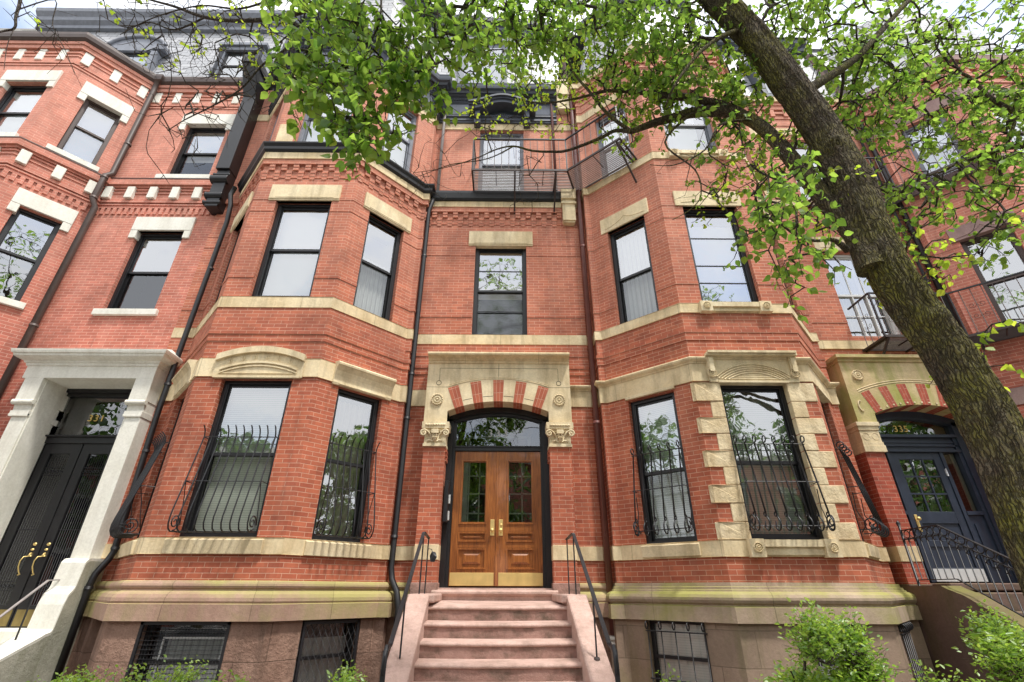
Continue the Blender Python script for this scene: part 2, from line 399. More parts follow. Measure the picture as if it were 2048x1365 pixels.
class Fr:
    def __init__(s, A, B, u0=0):
        s.A, s.B = A, B; dx, dy = B[0]-A[0], B[1]-A[1]; s.L = math.hypot(dx, dy)
        s.t = (dx/s.L, dy/s.L); s.n = (s.t[1], -s.t[0]); s.u0 = u0; s.ops = []; s.k0 = s.k1 = 0
    def P(s, a, z, d=0):
        return (s.A[0]+s.t[0]*a+s.n[0]*d, s.A[1]+s.t[1]*a+s.n[1]*d, z)
XF = Fr((0, 0), (1, 0))         # plain facade frame: s = x, outward = -y
def frame_at(Y, x0=0): f = Fr((x0, Y), (x0+1, Y)); return f
class House:
    def __init__(s, name, label, path, brick, loc):
        s.root = empty(name, loc, label, 'house', 'brick row houses in one terrace'); s.path = path; s.brick = brick; s.F = []
        u = 0
        for i in range(len(path)-1):
            f = Fr(path[i], path[i+1], u); u += f.L; s.F.append(f)
        for i in range(len(s.F)-1):
            a, b = s.F[i], s.F[i+1]
            cr = a.t[0]*b.t[1]-a.t[1]*b.t[0]; dt = a.t[0]*b.t[0]+a.t[1]*b.t[1]
            k = math.tan(math.atan2(cr, dt)/2); a.k1 = k; b.k0 = k
    def wall(s, z0, z1, mat=None, name='wall', d=0, thick=.3, extra=None):
        m = M()
        for f in s.F:
            ops = [o for o in f.ops if o[3] > z0 and o[2] < z1]
            ss = sorted({0., f.L, *[v for o in ops for v in (o[0], o[1])]}); zs = sorted({z0, z1, *[max(z0, min(z1, v)) for o in ops for v in (o[2], o[3])]})
            for a, b in zip(ss, ss[1:]):
                for c, e in zip(zs, zs[1:]):
                    ms, mz = (a+b)/2, (c+e)/2
                    if any(o[0] < ms < o[1] and o[2] < mz < o[3] for o in ops): continue
                    xa = a-(f.k0*d if a == 0 else 0); xb = b+(f.k1*d if b == f.L else 0)
                    m.face([f.P(xa, c, d), f.P(xb, c, d), f.P(xb, e, d), f.P(xa, e, d)], [(f.u0+a, c), (f.u0+b, c), (f.u0+b, e), (f.u0+a, e)])
            for o in ops:
                a, b, c, e = o[:4]; c = max(c, z0); e = min(e, z1); T = -thick
                m.face([f.P(a, c, d), f.P(a, c, T), f.P(a, e, T), f.P(a, e, d)], [(f.u0+a, c), (f.u0+a+thick, c), (f.u0+a+thick, e), (f.u0+a, e)])
                m.face([f.P(b, c, T), f.P(b, c, d), f.P(b, e, d), f.P(b, e, T)], [(f.u0+b-thick, c), (f.u0+b, c), (f.u0+b, e), (f.u0+b-thick, e)])
                m.face([f.P(a, e, d), f.P(a, e, T), f.P(b, e, T), f.P(b, e, d)], [(f.u0+a, e), (f.u0+a, e+thick), (f.u0+b, e+thick), (f.u0+b, e)])
                m.face([f.P(a, c, d), f.P(b, c, d), f.P(b, c, T), f.P(a, c, T)], [(f.u0+a, c), (f.u0+b, c), (f.u0+b, c-thick), (f.u0+a, c-thick)])
        if extra: extra(m)
        return m.build(name, mat or s.brick, s.root)
    def band(s, z0, z1, d, mat, name, d0=-.01, segs=None, bevel=0, m=None, s_rng=None):
        own = m is None; m = m or M(); res = None; joined = False
        for i, f in enumerate(s.F):
            if segs is not None and i not in segs: joined = False; continue
            cuts = sorted([(o[0], o[1]) for o in f.ops if o[3] > z0+.01 and o[2] < z1-.08])
            a = 0.; spans = []
            for c in cuts:
                if c[0] > a+.01: spans.append((a, c[0]))
                a = max(a, c[1])
            if a < f.L-.005: spans.append((a, f.L))
            for a, b in spans:
                if own and m.v and not (a == 0 and joined):      # a new run of the course: a part of its own
                    res = m.build(name, mat, s.root, bevel); m = M()
                m.box(f, a, b, z0, z1, d0, d, f.k0 if a == 0 else 0, f.k1 if b == f.L else 0)
            joined = bool(spans) and spans[-1][1] == f.L
        if own: return m.build(name, mat, s.root, bevel) if m.v else res
        return m
    def close(s, zt, back=7.0, ceil=None):
        """party walls, rear wall: the house is a closed shell"""
        p = s.path; m = M()
        a, b = p[0], p[-1]
        m.face([(a[0], a[1], 0), (a[0], back, 0), (a[0], back, zt), (a[0], a[1], zt)], [(0, 0), (back, 0), (back, zt), (0, zt)])
        m.face([(b[0], b[1], 0), (b[0], back, 0), (b[0], back, zt), (b[0], b[1], zt)], [(0, 0), (back, 0), (back, zt), (0, zt)])
        m.face([(a[0], back, 0), (b[0], back, 0), (b[0], back, zt), (a[0], back, zt)], [(0, 0), (8, 0), (8, zt), (0, zt)])
        m.build('party_wall', s.brick, s.root)

# ------------------------------------------------------------------ window kit
def window(H, i, s0, s1, z0, z1, col='black paint', cover=(('blind', 0, 1),), split=.5, gl='window glass', glow=None, muntins=(), fw=.055, sill_h=.05, recess=.09, label=None, wide=0):
    f = H.F[i]; f.ops.append((s0, s1, z0, z1))
    D = -recess
    m = M()                                   # outer frame
    for a, b, c, e in ((s0, s0+fw, z0, z1), (s1-fw, s1, z0, z1), (s0+fw, s1-fw, z1-fw, z1), (s0+fw, s1-fw, z0, z0+sill_h)):
        m.box(f, a, b, c, e, D-.12, D)
    for a, b, c, e in ((s0+fw, s0+fw+.02, z0+sill_h, z1-fw), (s1-fw-.02, s1-fw, z0+sill_h, z1-fw)):
        m.box(f, a, b, c, e, D-.04, D-.012)
    w = m.build('window', col, H.root, label=label)
    a, b, c, e = s0+fw, s1-fw, z0+sill_h, z1-fw; zm = c+(e-c)*split
    r = .038
    m = M()
    def leaf(za, zb, d):
        for q in ((a, a+r, za, zb), (b-r, b, za, zb), (a+r, b-r, zb-r, zb), (a+r, b-r, za, za+r*1.25)):
            m.box(f, *q, d-.03, d)
    if split > 0:
        leaf(zm-.018, e, D-.045); leaf(c, zm+.018, D-.078)
    else: leaf(c, e, D-.045)
    for k, v in muntins:
        if k == 'h': m.box(f, a+r, b-r, v-.008, v+.008, D-.07, D-.048)
        else: m.box(f, v-.012, v+.012, c+r, e-r, D-.095, D-.05)
    m.build('sash', col, w)
    if split > 0:
        m = M(); q = D-.06; m.face([f.P(a+.02, zm, q), f.P(b-.02, zm, q), f.P(b-.02, e-.02, q), f.P(a+.02, e-.02, q)])
        m.build('pane', gl if gl != 'window glass' or z0 < 5.5 else 'sky facing glass', w)
        m = M(); q = D-.093; m.face([f.P(a+.02, c+.02, q), f.P(b-.02, c+.02, q), f.P(b-.02, zm, q), f.P(a+.02, zm, q)])
        m.build('pane', glow or gl, w)
    else:
        m = M(); q = D-.06; m.face([f.P(a+.02, c+.02, q), f.P(b-.02, c+.02, q), f.P(b-.02, e-.02, q), f.P(a+.02, e-.02, q)])
        m.build('pane', 'sky facing glass', w)
    for cv in cover:
        kind, v0, v1 = cv[:3]; h0, h1 = (cv[3], cv[4]) if len(cv) > 3 else (0, 1)
        za, zb = z0+(z1-z0)*v0, z0+(z1-z0)*v1; sa, sb = a+(b-a)*h0, a+(b-a)*h1
        mat, nm, amp = {'blind': ('white slatted blind', 'blind', 0), 'gblind': ('green grey slatted blind', 'blind', 0), 'curtain': ('beige folded curtain', 'curtain', .02),
                    'gcurtain': ('grey folded curtain', 'curtain', .02), 'shade': ('white roller shade', 'roller_shade', 0), 'mshade': ('mauve roller shade', 'roller_shade', 0)}[kind]
        m = M(); n = 40 if amp else 1; dd = D-.20-(.0 if not amp else .03)
        rows = [[f.P(sa+(sb-sa)*j/n, z, dd+(amp*math.sin(j/n*(sb-sa)*2*math.pi/.09+sa*7+.6*math.sin(j*.7)) if amp else 0)) for j in range(n+1)] for z in (za, zb)]
        m.grid(rows, False, lambda r_, j: (f.u0+sa+(sb-sa)*j/n, (za, zb)[r_]), bool(amp))
        m.build(nm, mat, w)
    # dark room behind
    m = M(); q = D-.9; g = .25
    c8 = [f.P(s0-g, z0-g, q), f.P(s1+g, z0-g, q), f.P(s1+g, z1+g, q), f.P(s0-g, z1+g, q), f.P(s0-.02, z0-.02, D-.13), f.P(s1+.02, z0-.02, D-.13), f.P(s1+.02, z1+.02, D-.13), f.P(s0-.02, z1+.02, D-.13)]
    for idx in ((0, 1, 2, 3), (0, 4, 7, 3), (5, 1, 2, 6), (7, 6, 2, 3), (0, 1, 5, 4)): m.face([c8[k] for k in idx])
    m.build('room_interior', 'dark interior', w)
    return w
def slab(H, f, s0, s1, z0, z1, d, mat, name='lintel', bevel=.006, d0=-.08):
    m = M(); m.box(f, s0, s1, z0, z1, d0, d); return m.build(name, mat, H.root, bevel)
def spiral(cx, cz, r0, r1, a0, turns, n=18):
    return [(cx+(r0+(r1-r0)*i/n)*math.cos(a0+turns*2*math.pi*i/n), cz+(r0+(r1-r0)*i/n)*math.sin(a0+turns*2*math.pi*i/n)) for i in range(n+1)]
def grille_belly(H, i, s0, s1, n):
    f = H.F[i]
    prof = [(.15, 3.79), (.125, 3.775), (.09, 3.735), (.07, 3.69), (.06, 3.64), (.085, 3.5), (.14, 3.2), (.20, 2.9), (.26, 2.6), (.275, 2.5), (.27, 2.42), (.24, 2.355), (.19, 2.325), (.10, 2.33), (.0, 2.335)]
    m = M()
    for a, b, z, d in ((s0, s1, 3.64, .05), (s0, s1, 2.98, .175), (s0, s1, 2.332, .03)):
        m.tube([f.P(a, z, -.05), f.P(a, z, d), f.P(b, z, d), f.P(b, z, -.05)], .007, 6, False)
    for s in (s0+.01, s1-.01):
        sp = spiral(.145, 2.445, .105, .02, -math.pi/2, -1.75, 26)
        m.tube([f.P(s, z, d) for d, z in sp], .009, 6)
        m.tube([f.P(s, 2.98, .175), f.P(s, 2.75, .10), f.P(s, 2.56, .06), f.P(s, 2.42, .02)], .006, 6)
    g = m.build('window_grille', 'black iron', H.root)
    for k in range(n):
        s = s0+.01+(s1-s0-.02)*k/(n-1); m = M()
        m.tube([f.P(s+random.uniform(-.002, .002), z, d) for d, z in prof], [.007, .0095]+[.0105]*(len(prof)-2), 6)
        m.build('bar', 'black iron', g)
def grille_ring(H, i, s0, s1, n, sc=1.0):
    f = H.F[i]; m = M()
    for z, d in ((3.60, .05), (3.03, .145), (2.435, .19)):
        m.tube([f.P(s0, z, -.05), f.P(s0, z, d), f.P(s1, z, d), f.P(s1, z, -.05)], .0075, 6, False)
    for s in (s0, s1):
        sp = spiral(.17, 2.50, .11, .025, -math.pi*.4, -1.5, 22); m.tube([f.P(s, z, d) for d, z in sp], .010, 6)
        m.tube([f.P(s, 2.95, .05), f.P(s, 2.7, .03), f.P(s, 2.5, .10), f.P(s, 2.40, .02)], .007, 6)
    g = m.build('window_grille', 'black iron', H.root)
    for k in range(n):
        s = s0+.03+(s1-s0-.06)*k/(n-1); m = M()
        m.tube([f.P(s, 3.60, .055), f.P(s, 3.03, .15), f.P(s, 2.60, .215)], .0115, 6)
        # loop at the head and C scroll at the foot
        m.tube([f.P(s, 3.60, .055)]+[f.P(s+.0, 3.665+.05*math.sin(a), .075+.05*math.cos(a)+.0) for a in [math.pi*(1.1-j/8*1.7) for j in range(9)]]+[f.P(s, 3.63, .085)], [.008]*2+[.010]*8+[.012], 6)
        m.tube([f.P(s, 2.60, .215)]+[f.P(s, 2.46+.085*math.sin(a), .20+.07*math.cos(a)) for a in [math.pi*(.35-j/9*1.25) for j in range(10)]]+[f.P(s, 2.50, .16)], [.008]+[.011]*10+[.008], 6)
        m.tube([f.P(s, 2.585+.028*math.sin(a), .185+.028*math.cos(a)) for a in [math.pi*2*j/8 for j in range(9)]], .009, 6)
        m.build('bar', 'black iron', g)
def base_ring_grille(H, i, s0, s1, n, z0=.55, zt=1.2):
    f = H.F[i]; m = M()
    for z in (zt-.05, z0+.05): m.tube([f.P(s0, z, -.02), f.P(s0, z, .12), f.P(s1, z, .12), f.P(s1, z, -.02)], .009, 6, False)
    g = m.build('window_grille', 'black iron', H.root)
    for k in range(n):
        s = s0+.03+(s1-s0-.06)*k/(n-1); m = M()
        m.tube([f.P(s, z0, .12), f.P(s, zt-.04, .12)], .008, 6)
        m.tube([f.P(s+.0, zt+.02+.045*math.sin(a), .145+.04*math.cos(a)) for a in [math.pi*(1.3-j/8*1.9) for j in range(9)]], .010, 6)
        m.build('bar', 'black iron', g)
def mesh_grille(H, i, s0, s1, z0, z1, kind):
    f = H.F[i]; m = M(); d = .085
    for a, b, c, e in ((s0, s0+.035, z0, z1), (s1-.035, s1, z0, z1), (s0, s1, z1-.035, z1), (s0, s1, z0, z0+.035)): m.box(f, a, b, c, e, d-.02, d+.01)
    g = m.build('window_grille', 'black iron', H.root); m = M()
    if kind == 'grid':
        z = z0+.06
        while z < z1-.04: m.tube([f.P(s0+.02, z, d), f.P(s1-.02, z, d)], .0032, 4); z += .048
        s = s0+.07
        while s < s1-.04: m.tube([f.P(s, z0+.02, d-.005), f.P(s, z1-.02, d-.005)], .0016, 4); s += .04
    else:
        st = .085; W = s1-s0; Hh = z1-z0
        for sg in (1, -1):
            k = -int(Hh/st)-2
            while k*st < W+Hh:
                # slanted wires of the diamond lattice, slope 2:1
                a = k*st; pts = []
                for z in (z0+.02, z1-.02):
                    s = a+(z-z0)*.55 if sg > 0 else W-a-(z-z0)*.55
                    pts.append([s, z])
                (sa, za), (sb, zb) = pts
                def clip(sa, za, sb, zb):
                    lo, hi = .02, W-.02; t0, t1 = 0., 1.; ds = sb-sa
                    if abs(ds) < 1e-6: return None
                    ta, tb = (lo-sa)/ds, (hi-sa)/ds; t0, t1 = max(t0, min(ta, tb)), min(t1, max(ta, tb))
                    return (t0, t1) if t1 > t0 else None
                c = clip(sa, za, sb, zb)
                if c:
                    q = [(sa+(sb-sa)*t_, za+(zb-za)*t_) for t_ in c]
                    m.tube([f.P(s0+q[0][0], q[0][1], d+.002*sg), f.P(s0+q[1][0], q[1][1], d+.002*sg)], .0028, 4)
                k += 1
    m.build('wire_mesh', 'black iron', g)
def pipe(H, pts, r, mat, name='drainpipe', clips=(), n=12, sq=False):
    m = M()
    if sq:
        for a, b in zip(pts, pts[1:]): m.bar(a, b, r*2)
    else: m.tube(pts, r, n)
    for p in clips:
        m.tube([(p[0], p[1], p[2]-.02), (p[0], p[1], p[2]+.02)], r*1.22, n)
    return m.build(name, mat, H.root)
def patera(m, f, s, z, r, d0):
    m.lathe(f, s, z, [(r, 0), (r, .02), (r*.86, .028), (r*.80, .012), (r*.62, .010), (r*.58, .024), (r*.42, .028), (r*.36, .012), (r*.2, .014), (r*.16, .036), (.001, .042)], 22, d0)
    for k in range(16):
        a = 2*math.pi*k/16; cs, cz = s+r*.9*math.cos(a), z+r*.9*math.sin(a)
        m.lathe(f, cs, cz, [(r*.12, 0), (r*.10, .018), (.001, .022)], 6, d0+.014)
def text(name, body, size, mat, loc, parent, ext=.004, spacing=1.0, rotz=0):
    c = bpy.data.curves.new(name, 'FONT'); c.body = body; c.size = size; c.extrude = ext; c.align_x = 'CENTER'; c.space_character = spacing
    c.materials.append(MATS[mat])
    tmp = bpy.data.objects.new('tmp_text', c); me = bpy.data.meshes.new_from_object(tmp); bpy.data.objects.remove(tmp); me.name = name
    if not me.materials: me.materials.append(MATS[mat])
    o = bpy.data.objects.new(name, me); COL.objects.link(o)
    o.rotation_euler = (math.pi/2, 0, rotz); o.parent = parent
    off = root_loc(parent); o.location = Vector(loc)-off
    return o

# ================================================================== HOUSE 333
LBP = [(-6.42, -.2), (-5.98, -.2), (-4.92, -1.335), (-3.02, -1.335), (-1.95, -.22), (-1.86, -.22), (-1.86, 0), (1.52, 0)]
H3 = House('brick_house', 'orange-red brick house with wooden double doors, buff sandstone bands and slate-blue cornice', LBP, 'orange red brick', (-2.4, 0, 0))
WB = 'black paint'
# bay: frames 1 (left side), 2 (front), 3 (right side); 6 = the flat wall over the door
window(H3, 2, .42, 1.52, 2.27, 4.59, WB, (('gblind', .0, 1), ('curtain', 0, 1, .42, .62)), glow='insect screen glass')
window(H3, 3, .38, 1.20, 2.27, 4.58, WB, (('curtain', 0, .95),))
window(H3, 1, .34, 1.17, 2.27, 4.58, WB, (('gblind', 0, 1),))
window(H3, 2, .44, 1.50, 6.10, 8.28, WB, (('shade', 0, 1),), sill_h=.09)
window(H3, 3, .37, 1.18, 6.06, 8.28, WB, (('gcurtain', 0, .62),), split=.52, glow='insect screen glass')
window(H3, 1, .36, 1.18, 6.06, 8.28, WB, (('gcurtain', 0, .9),), split=.42)
window(H3, 2, .44, 1.50, 9.80, 11.85, 'grey blue dormer paint', (('shade', 0, 1),))
window(H3, 3, .39, 1.17, 9.80, 11.85, 'grey blue dormer paint', (('shade', 0, 1),), split=.55)
window(H3, 1, .38, 1.17, 9.80, 11.85, 'grey blue dormer paint', (('shade', 0, 1),))
f6 = H3.F[6]
window(H3, 6, 1.86-.74, 1.86+.36, 6.11, 8.31, WB, (('mshade', .45, 1),), split=.5, muntins=(('h', 7.72), ('h', 6.72)), glow='insect screen glass')
window(H3, 6, 1.86-.76, 1.86+.33, 9.82, 11.93, 'grey blue dormer paint', (('shade', .0, 1),), split=.5)
H3.F[2].ops.append((.38, 1.49, .40, 1.29)); H3.F[3].ops.append((.42, 1.28, .40, 1.29)); H3.F[1].ops.append((.30, 1.12, .40, 1.29))
DOOR_OP = (1.86-1.08, 1.86+.71, 1.60, 4.66); f6.ops.append(DOOR_OP)
def buffbricks(m): pass
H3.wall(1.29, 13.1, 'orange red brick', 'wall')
H3.close(13.0)
stepped = H3.band
# stone bands
H3.band(2.06, 2.27, .022, 'buff sandstone', 'sill_band', segs=(0, 1, 2, 3, 4, 5, 6), bevel=.004)
H3.band(4.62, 4.934, .022, 'buff sandstone', 'lintel_band', bevel=.004)
H3.band(5.886, 6.10, .022, 'buff sandstone', 'sill_band', bevel=.004)
H3.band(11.93, 12.15, .02, 'buff sandstone', 'lintel_band', bevel=.004)
H3.band(11.86, 11.931, .012, 'buff sandstone', 'lintel_band', segs=(1, 2, 3))
H3.band(9.34, 9.52, .07, 'buff sandstone', 'string_course', segs=(1, 2, 3, 4, 5, 6), bevel=.006)
H3.band(9.71, 9.80, .02, 'buff sandstone', 'sill_band', segs=(1, 2, 3, 6))
# projecting brick courses
m = M()
for z0, z1, d, sg in ((8.30, 8.36, .016, None), (8.02, 8.30, .009, None), (6.50, 6.56, .012, None), (5.63, 5.886, .012, None), (5.45, 5.63, .018, (1, 2, 3)), (5.375, 5.455, .030, None), (5.25, 5.375, .016, None), (9.21, 9.34, .055, None), (8.87, 8.90, .014, None)):
    H3.band(z0, z1, d, 'orange red brick', 'brick_course', segs=sg)
m = M()                                            # stepped checker corbel table
for fi in (1, 2, 3, 4, 5, 6):
    f = H3.F[fi]; n = max(1, round(f.L/.118)); st = f.L/n
    for k in range(n):
        for r_ in range(4):
            on = (k % 2 == 0) if r_ in (0, 1) else (k % 2 == 1)
            if on:
                kz = 8.905+r_*.0765
                m.box(f, k*st+.006, (k+1)*st-.006, kz, kz+.070, -.01, .022+.008*r_)
    for k in range(n):
        if k % 2 == 0: m.box(f, k*st+.012, (k+1)*st-.012, 8.83, 8.90, -.01, .016)
m.build('corbel_course', 'orange red brick', H3.root)
m = M()                                            # basket-weave panels of soldier bricks between the storeys
for f, ss in ((H3.F[2], (.30, .66, 1.05, 1.44)),):
    for s in ss:
        for k in range(3): m.box(f, s+k*.063, s+k*.063+.055, 5.462, 5.622, 0, .021)
m.build('soldier_brick_panel', 'orange red brick', H3.root)
# lintels
for f, a, b in ((H3.F[2], .44, 1.50), (H3.F[3], .37, 1.18), (H3.F[1], .36, 1.18), (f6, 1.12, 2.22)):
    slab(H3, f, a-.15, b+.14, 8.31, 8.665, .045, 'buff sandstone carved')
    m = M(); m.box(f, a-.15, b+.14, 8.28, 8.325, -.08, .03); m.box(f, a-.03, b+.03, 8.335, 8.35, 0, .052)
    m.build('lintel', 'buff sandstone carved', H3.root, .004)
for f, a, b in ((H3.F[2], .42, 1.52), (H3.F[3], .38, 1.20), (H3.F[1], .34, 1.17)):     # ground floor sills, sloped
    m = M(); P = f.P; z0, z1 = 2.06, 2.285
    c = [P(a-.09, z0, 0), P(b+.12, z0, 0), P(b+.12, z1, -.10), P(a-.09, z1, -.10), P(a-.09, z0+.0, .05), P(b+.12, z0+.0, .05), P(b+.12, z1-.045, .065), P(a-.09, z1-.045, .065)]
    m.hexa(c); m.build('sill', 'buff sandstone carved', H3.root, .006)
# hoods over the side windows of the ground floor
for f, a, b in ((H3.F[3], .38, 1.20), (H3.F[1], .34, 1.17)):
    pts = [(f.P(a-.13, 0, 0)[0], f.P(a-.13, 0, 0)[1]), (f.P(b+.15, 0, 0)[0], f.P(b+.15, 0, 0)[1])]
    m = M(); m.sweep(pts, [(-.02, 4.585), (.035, 4.585), (.045, 4.62), (.04, 4.66), (.05, 4.74), (.075, 4.82), (.11, 4.87), (.125, 4.89), (.145, 4.90), (.150, 4.93), (.135, 4.955), (.0, 4.985)])
    m.box(f, a-.03, b+.03, 4.60, 4.612, 0, .056); m.build('window_hood', 'buff sandstone carved', H3.root)
# arched hood over the front window
f = H3.F[2]; xc = .97; m = M()
def arcz(x, xc, zc, R): return zc+math.sqrt(max(R*R-(x-xc)**2, 0))
Rr, zc = 1.75, 5.125-1.75; N = 30
xs = [xc-.70+1.40*k/N for k in range(N+1)]
for a, b in zip(xs, xs[1:]):
    za, zb = arcz(a, xc, zc, Rr), arcz(b, xc, zc, Rr)
    def col_(lo_a, lo_b, hi_a, hi_b, d0, d1):
        m.hexa([f.P(a, lo_a, d0), f.P(b, lo_b, d0), f.P(b, hi_b, d0), f.P(a, hi_a, d0), f.P(a, lo_a, d1), f.P(b, lo_b, d1), f.P(b, hi_b, d1), f.P(a, hi_a, d1)])
    ia, ib = arcz(a, xc, zc, Rr-.10), arcz(b, xc, zc, Rr-.10)
    col_(4.60, 4.60, za-.01, zb-.01, -.02, .035)
    col_(ia, ib, za, zb, .03, .085)
    if abs((a+b)/2-xc) < .60:
        ja, jb = arcz(a, xc, zc-.06, Rr-.20), arcz(b, xc, zc-.06, Rr-.20); 
        col_(max(ja-.03, 4.63), max(jb-.03, 4.63), max(ja, 4.64), max(jb, 4.64), .03, .065)
        ja, jb = arcz(a, xc, zc-.10, Rr-.22), arcz(b, xc, zc-.10, Rr-.22)
        col_(max(ja-.02, 4.63), max(jb-.02, 4.63), max(ja, 4.64), max(jb, 4.64), .03, .055)
for k in (-2.5, -1.5, -.5, .5, 1.5, 2.5):
    for o in (-.014, .014):
        x = xc+k*.19+o; m.box(f, x-.004, x+.004, arcz(x, xc, zc-.02, Rr-.19), arcz(x, xc, zc, Rr-.10), .03, .046)
m.box(f, .30, 1.64, 4.59, 4.625, -.02, .052); m.box(f, .42, 1.52, 4.66, 4.672, .02, .05)
m.build('window_hood', 'buff sandstone carved', H3.root)
# gutter ledge at the bay head and over the flat wall
gp = [(-.01, 9.52), (.08, 9.52), (.12, 9.56), (.13, 9.62), (.17, 9.68), (.175, 9.71), (.10, 9.72), (-.01, 9.735)]
m = M(); m.sweep(LBP[1:6]+[(-1.86, -.02)], gp); m.build('gutter', 'black paint', H3.root)
m = M(); m.sweep([(-1.80, 0), (1.19, 0)], [(0, 9.50), (.10, 9.50), (.13, 9.55), (.16, 9.68), (.16, 9.74), (0, 9.76)]); m.build('gutter', 'black paint', H3.root)
m = M(); m.box(XF, 1.18, 1.46, 8.90, 9.50, 0, .16); m.box(XF, 1.155, 1.485, 9.50, 9.80, 0, .20); m.box(XF, 1.15, 1.49, 9.36, 9.42, 0, .19); m.box(XF, 1.20, 1.44, 8.86, 8.90, 0, .13)
m.build('corbel_stone', 'buff sandstone carved', H3.root, .006)
m = M(); m.box(XF, 1.19, 1.50, 12.55, 13.7, 0, .18); m.box(XF, 1.17, 1.52, 13.05, 13.12, 0, .22); m.build('corbel_stone', 'buff sandstone carved', H3.root, .006)
# quoin block beside the third floor window
m = M(); m.box(H3.F[2], .05, .40, 9.80, 10.41, 0, .02); m.build('quoin_stone', 'buff sandstone', H3.root, .004)
m = M(); m.box(H3.F[2], 1.54, 1.88, 9.80, 10.41, 0, .02); m.build('quoin_stone', 'buff sandstone', H3.root, .004)
# main cornice
cp = [(-.02, 12.14), (.06, 12.14), (.06, 12.19), (.085, 12.20), (.085, 12.25), (.05, 12.26), (.06, 12.31), (.10, 12.33), (.10, 12.37), (.045, 12.40), (.045, 12.86), (.075, 12.88), (.075, 12.93), (.12, 13.0), (.17, 13.01), (.20, 13.03), (.24, 13.03), (.27, 13.08), (.33, 13.10), (.345, 13.15), (.355, 13.21), (.365, 13.24), (.36, 13.27), (-.05, 13.30)]
m = M(); m.sweep([(-6.02, -.2)]+LBP[1:7]+[(1.17, 0)], cp); m.build('cornice', 'slate blue cornice paint', H3.root)
m = M()
for fi in (1, 2, 3, 6):
    f = H3.F[fi]; L = f.L if fi != 6 else 3.0; n = int(L/.075)
    for k in range(n): m.box(f, k*L/n+.012, k*L/n+.05, 12.93, 12.995, .06, .115)
m.build('dentil_row', 'slate blue cornice paint', H3.root)
m = M()
for fi, ss in ((2, ((.08, 1.82),)), (3, ((.10, 1.45),)), (1, ((.1, 1.4),)), (6, ((.22, .82), (2.45, 2.98)))):
    for a, b in ss: m.box(H3.F[fi], a, b, 12.45, 12.82, .03, .055)
m.build('cornice_panel', 'grey blue dormer paint', H3.root, .01)
# arched pediment with fan on the cornice
m = M(); pc = -.21
def ped(x):                                # swan-like eyebrow line
    u = abs(x-pc)/.82
    return 12.42+.24*(.5+.5*math.cos(min(u, 1)*math.pi)) + (.0)
xs = [pc-.84+1.68*k/40 for k in range(41)]
for a, b in zip(xs, xs[1:]):
    for lo, hi, d in ((-.10, .0, .34), (.0, .05, .38), (.05, .11, .43)):
        m.hexa([XF.P(a, ped(a)+lo, .04), XF.P(b, ped(b)+lo, .04), XF.P(b, ped(b)+hi, .04), XF.P(a, ped(a)+hi, .04), XF.P(a, ped(a)+lo, d), XF.P(b, ped(b)+lo, d), XF.P(b, ped(b)+hi, d), XF.P(a, ped(a)+hi, d)])
for x in (pc-.62, pc+.62): m.box(XF, x-.08, x+.08, 11.98, 12.12, .02, .20); m.box(XF, x-.06, x+.06, 12.12, 12.34, .02, .26)
for k in range(15):
    a = math.pi*(k+.5)/15; m.bar(XF.P(pc, 12.16, .10), XF.P(pc+.30*math.cos(a), 12.16+.24*math.sin(a), .12), .012, .02)
m.build('pediment', 'slate blue cornice paint', H3.root)
# mansard
mp = [(-1.86+.0, -.22)]
RP = [(-6.3, -.2), (-5.98, -.2), (-4.92, -1.335), (-3.02, -1.335), (-1.95, -.22), (1.2, 0)]
m = M(); m.sweep(RP, [(.05, 13.28), (-.12, 13.6), (-.62, 16.7)], False); m.build('mansard_roof', 'slate shingles', H3.root)
m = M(); m.sweep([(-6.3, -.2), (-5.98, -.2), (-4.92, -1.335), (-3.02, -1.335), (-1.95, -.22), (1.2, 0)], [(-.60, 16.65), (-.45, 16.7), (-.42, 16.85), (-.30, 16.95), (-.28, 17.1), (-1.2, 17.15)], False)
m.face([(-6.3, .3, 17.1), (1.25, .3, 17.1), (1.25, 7, 17.1), (-6.3, 7, 17.1)]); m.build('roof_cornice', 'slate blue cornice paint', H3.root)
m = M()                                    # dormer set in the slates over the wall
m.box(XF, -1.42, -.1, 13.35, 15.3, -.6, .12); m.box(XF, -1.5, -.02, 15.3, 15.45, -.6, .22); m.build('dormer', 'grey blue dormer paint', H3.root, .01)
m = M(); m.face([XF.P(-1.25, 13.6, .125), XF.P(-.27, 13.6, .125), XF.P(-.27, 15.1, .125), XF.P(-1.25, 15.1, .125)]); m.build('dormer_glass', 'window glass', H3.root)
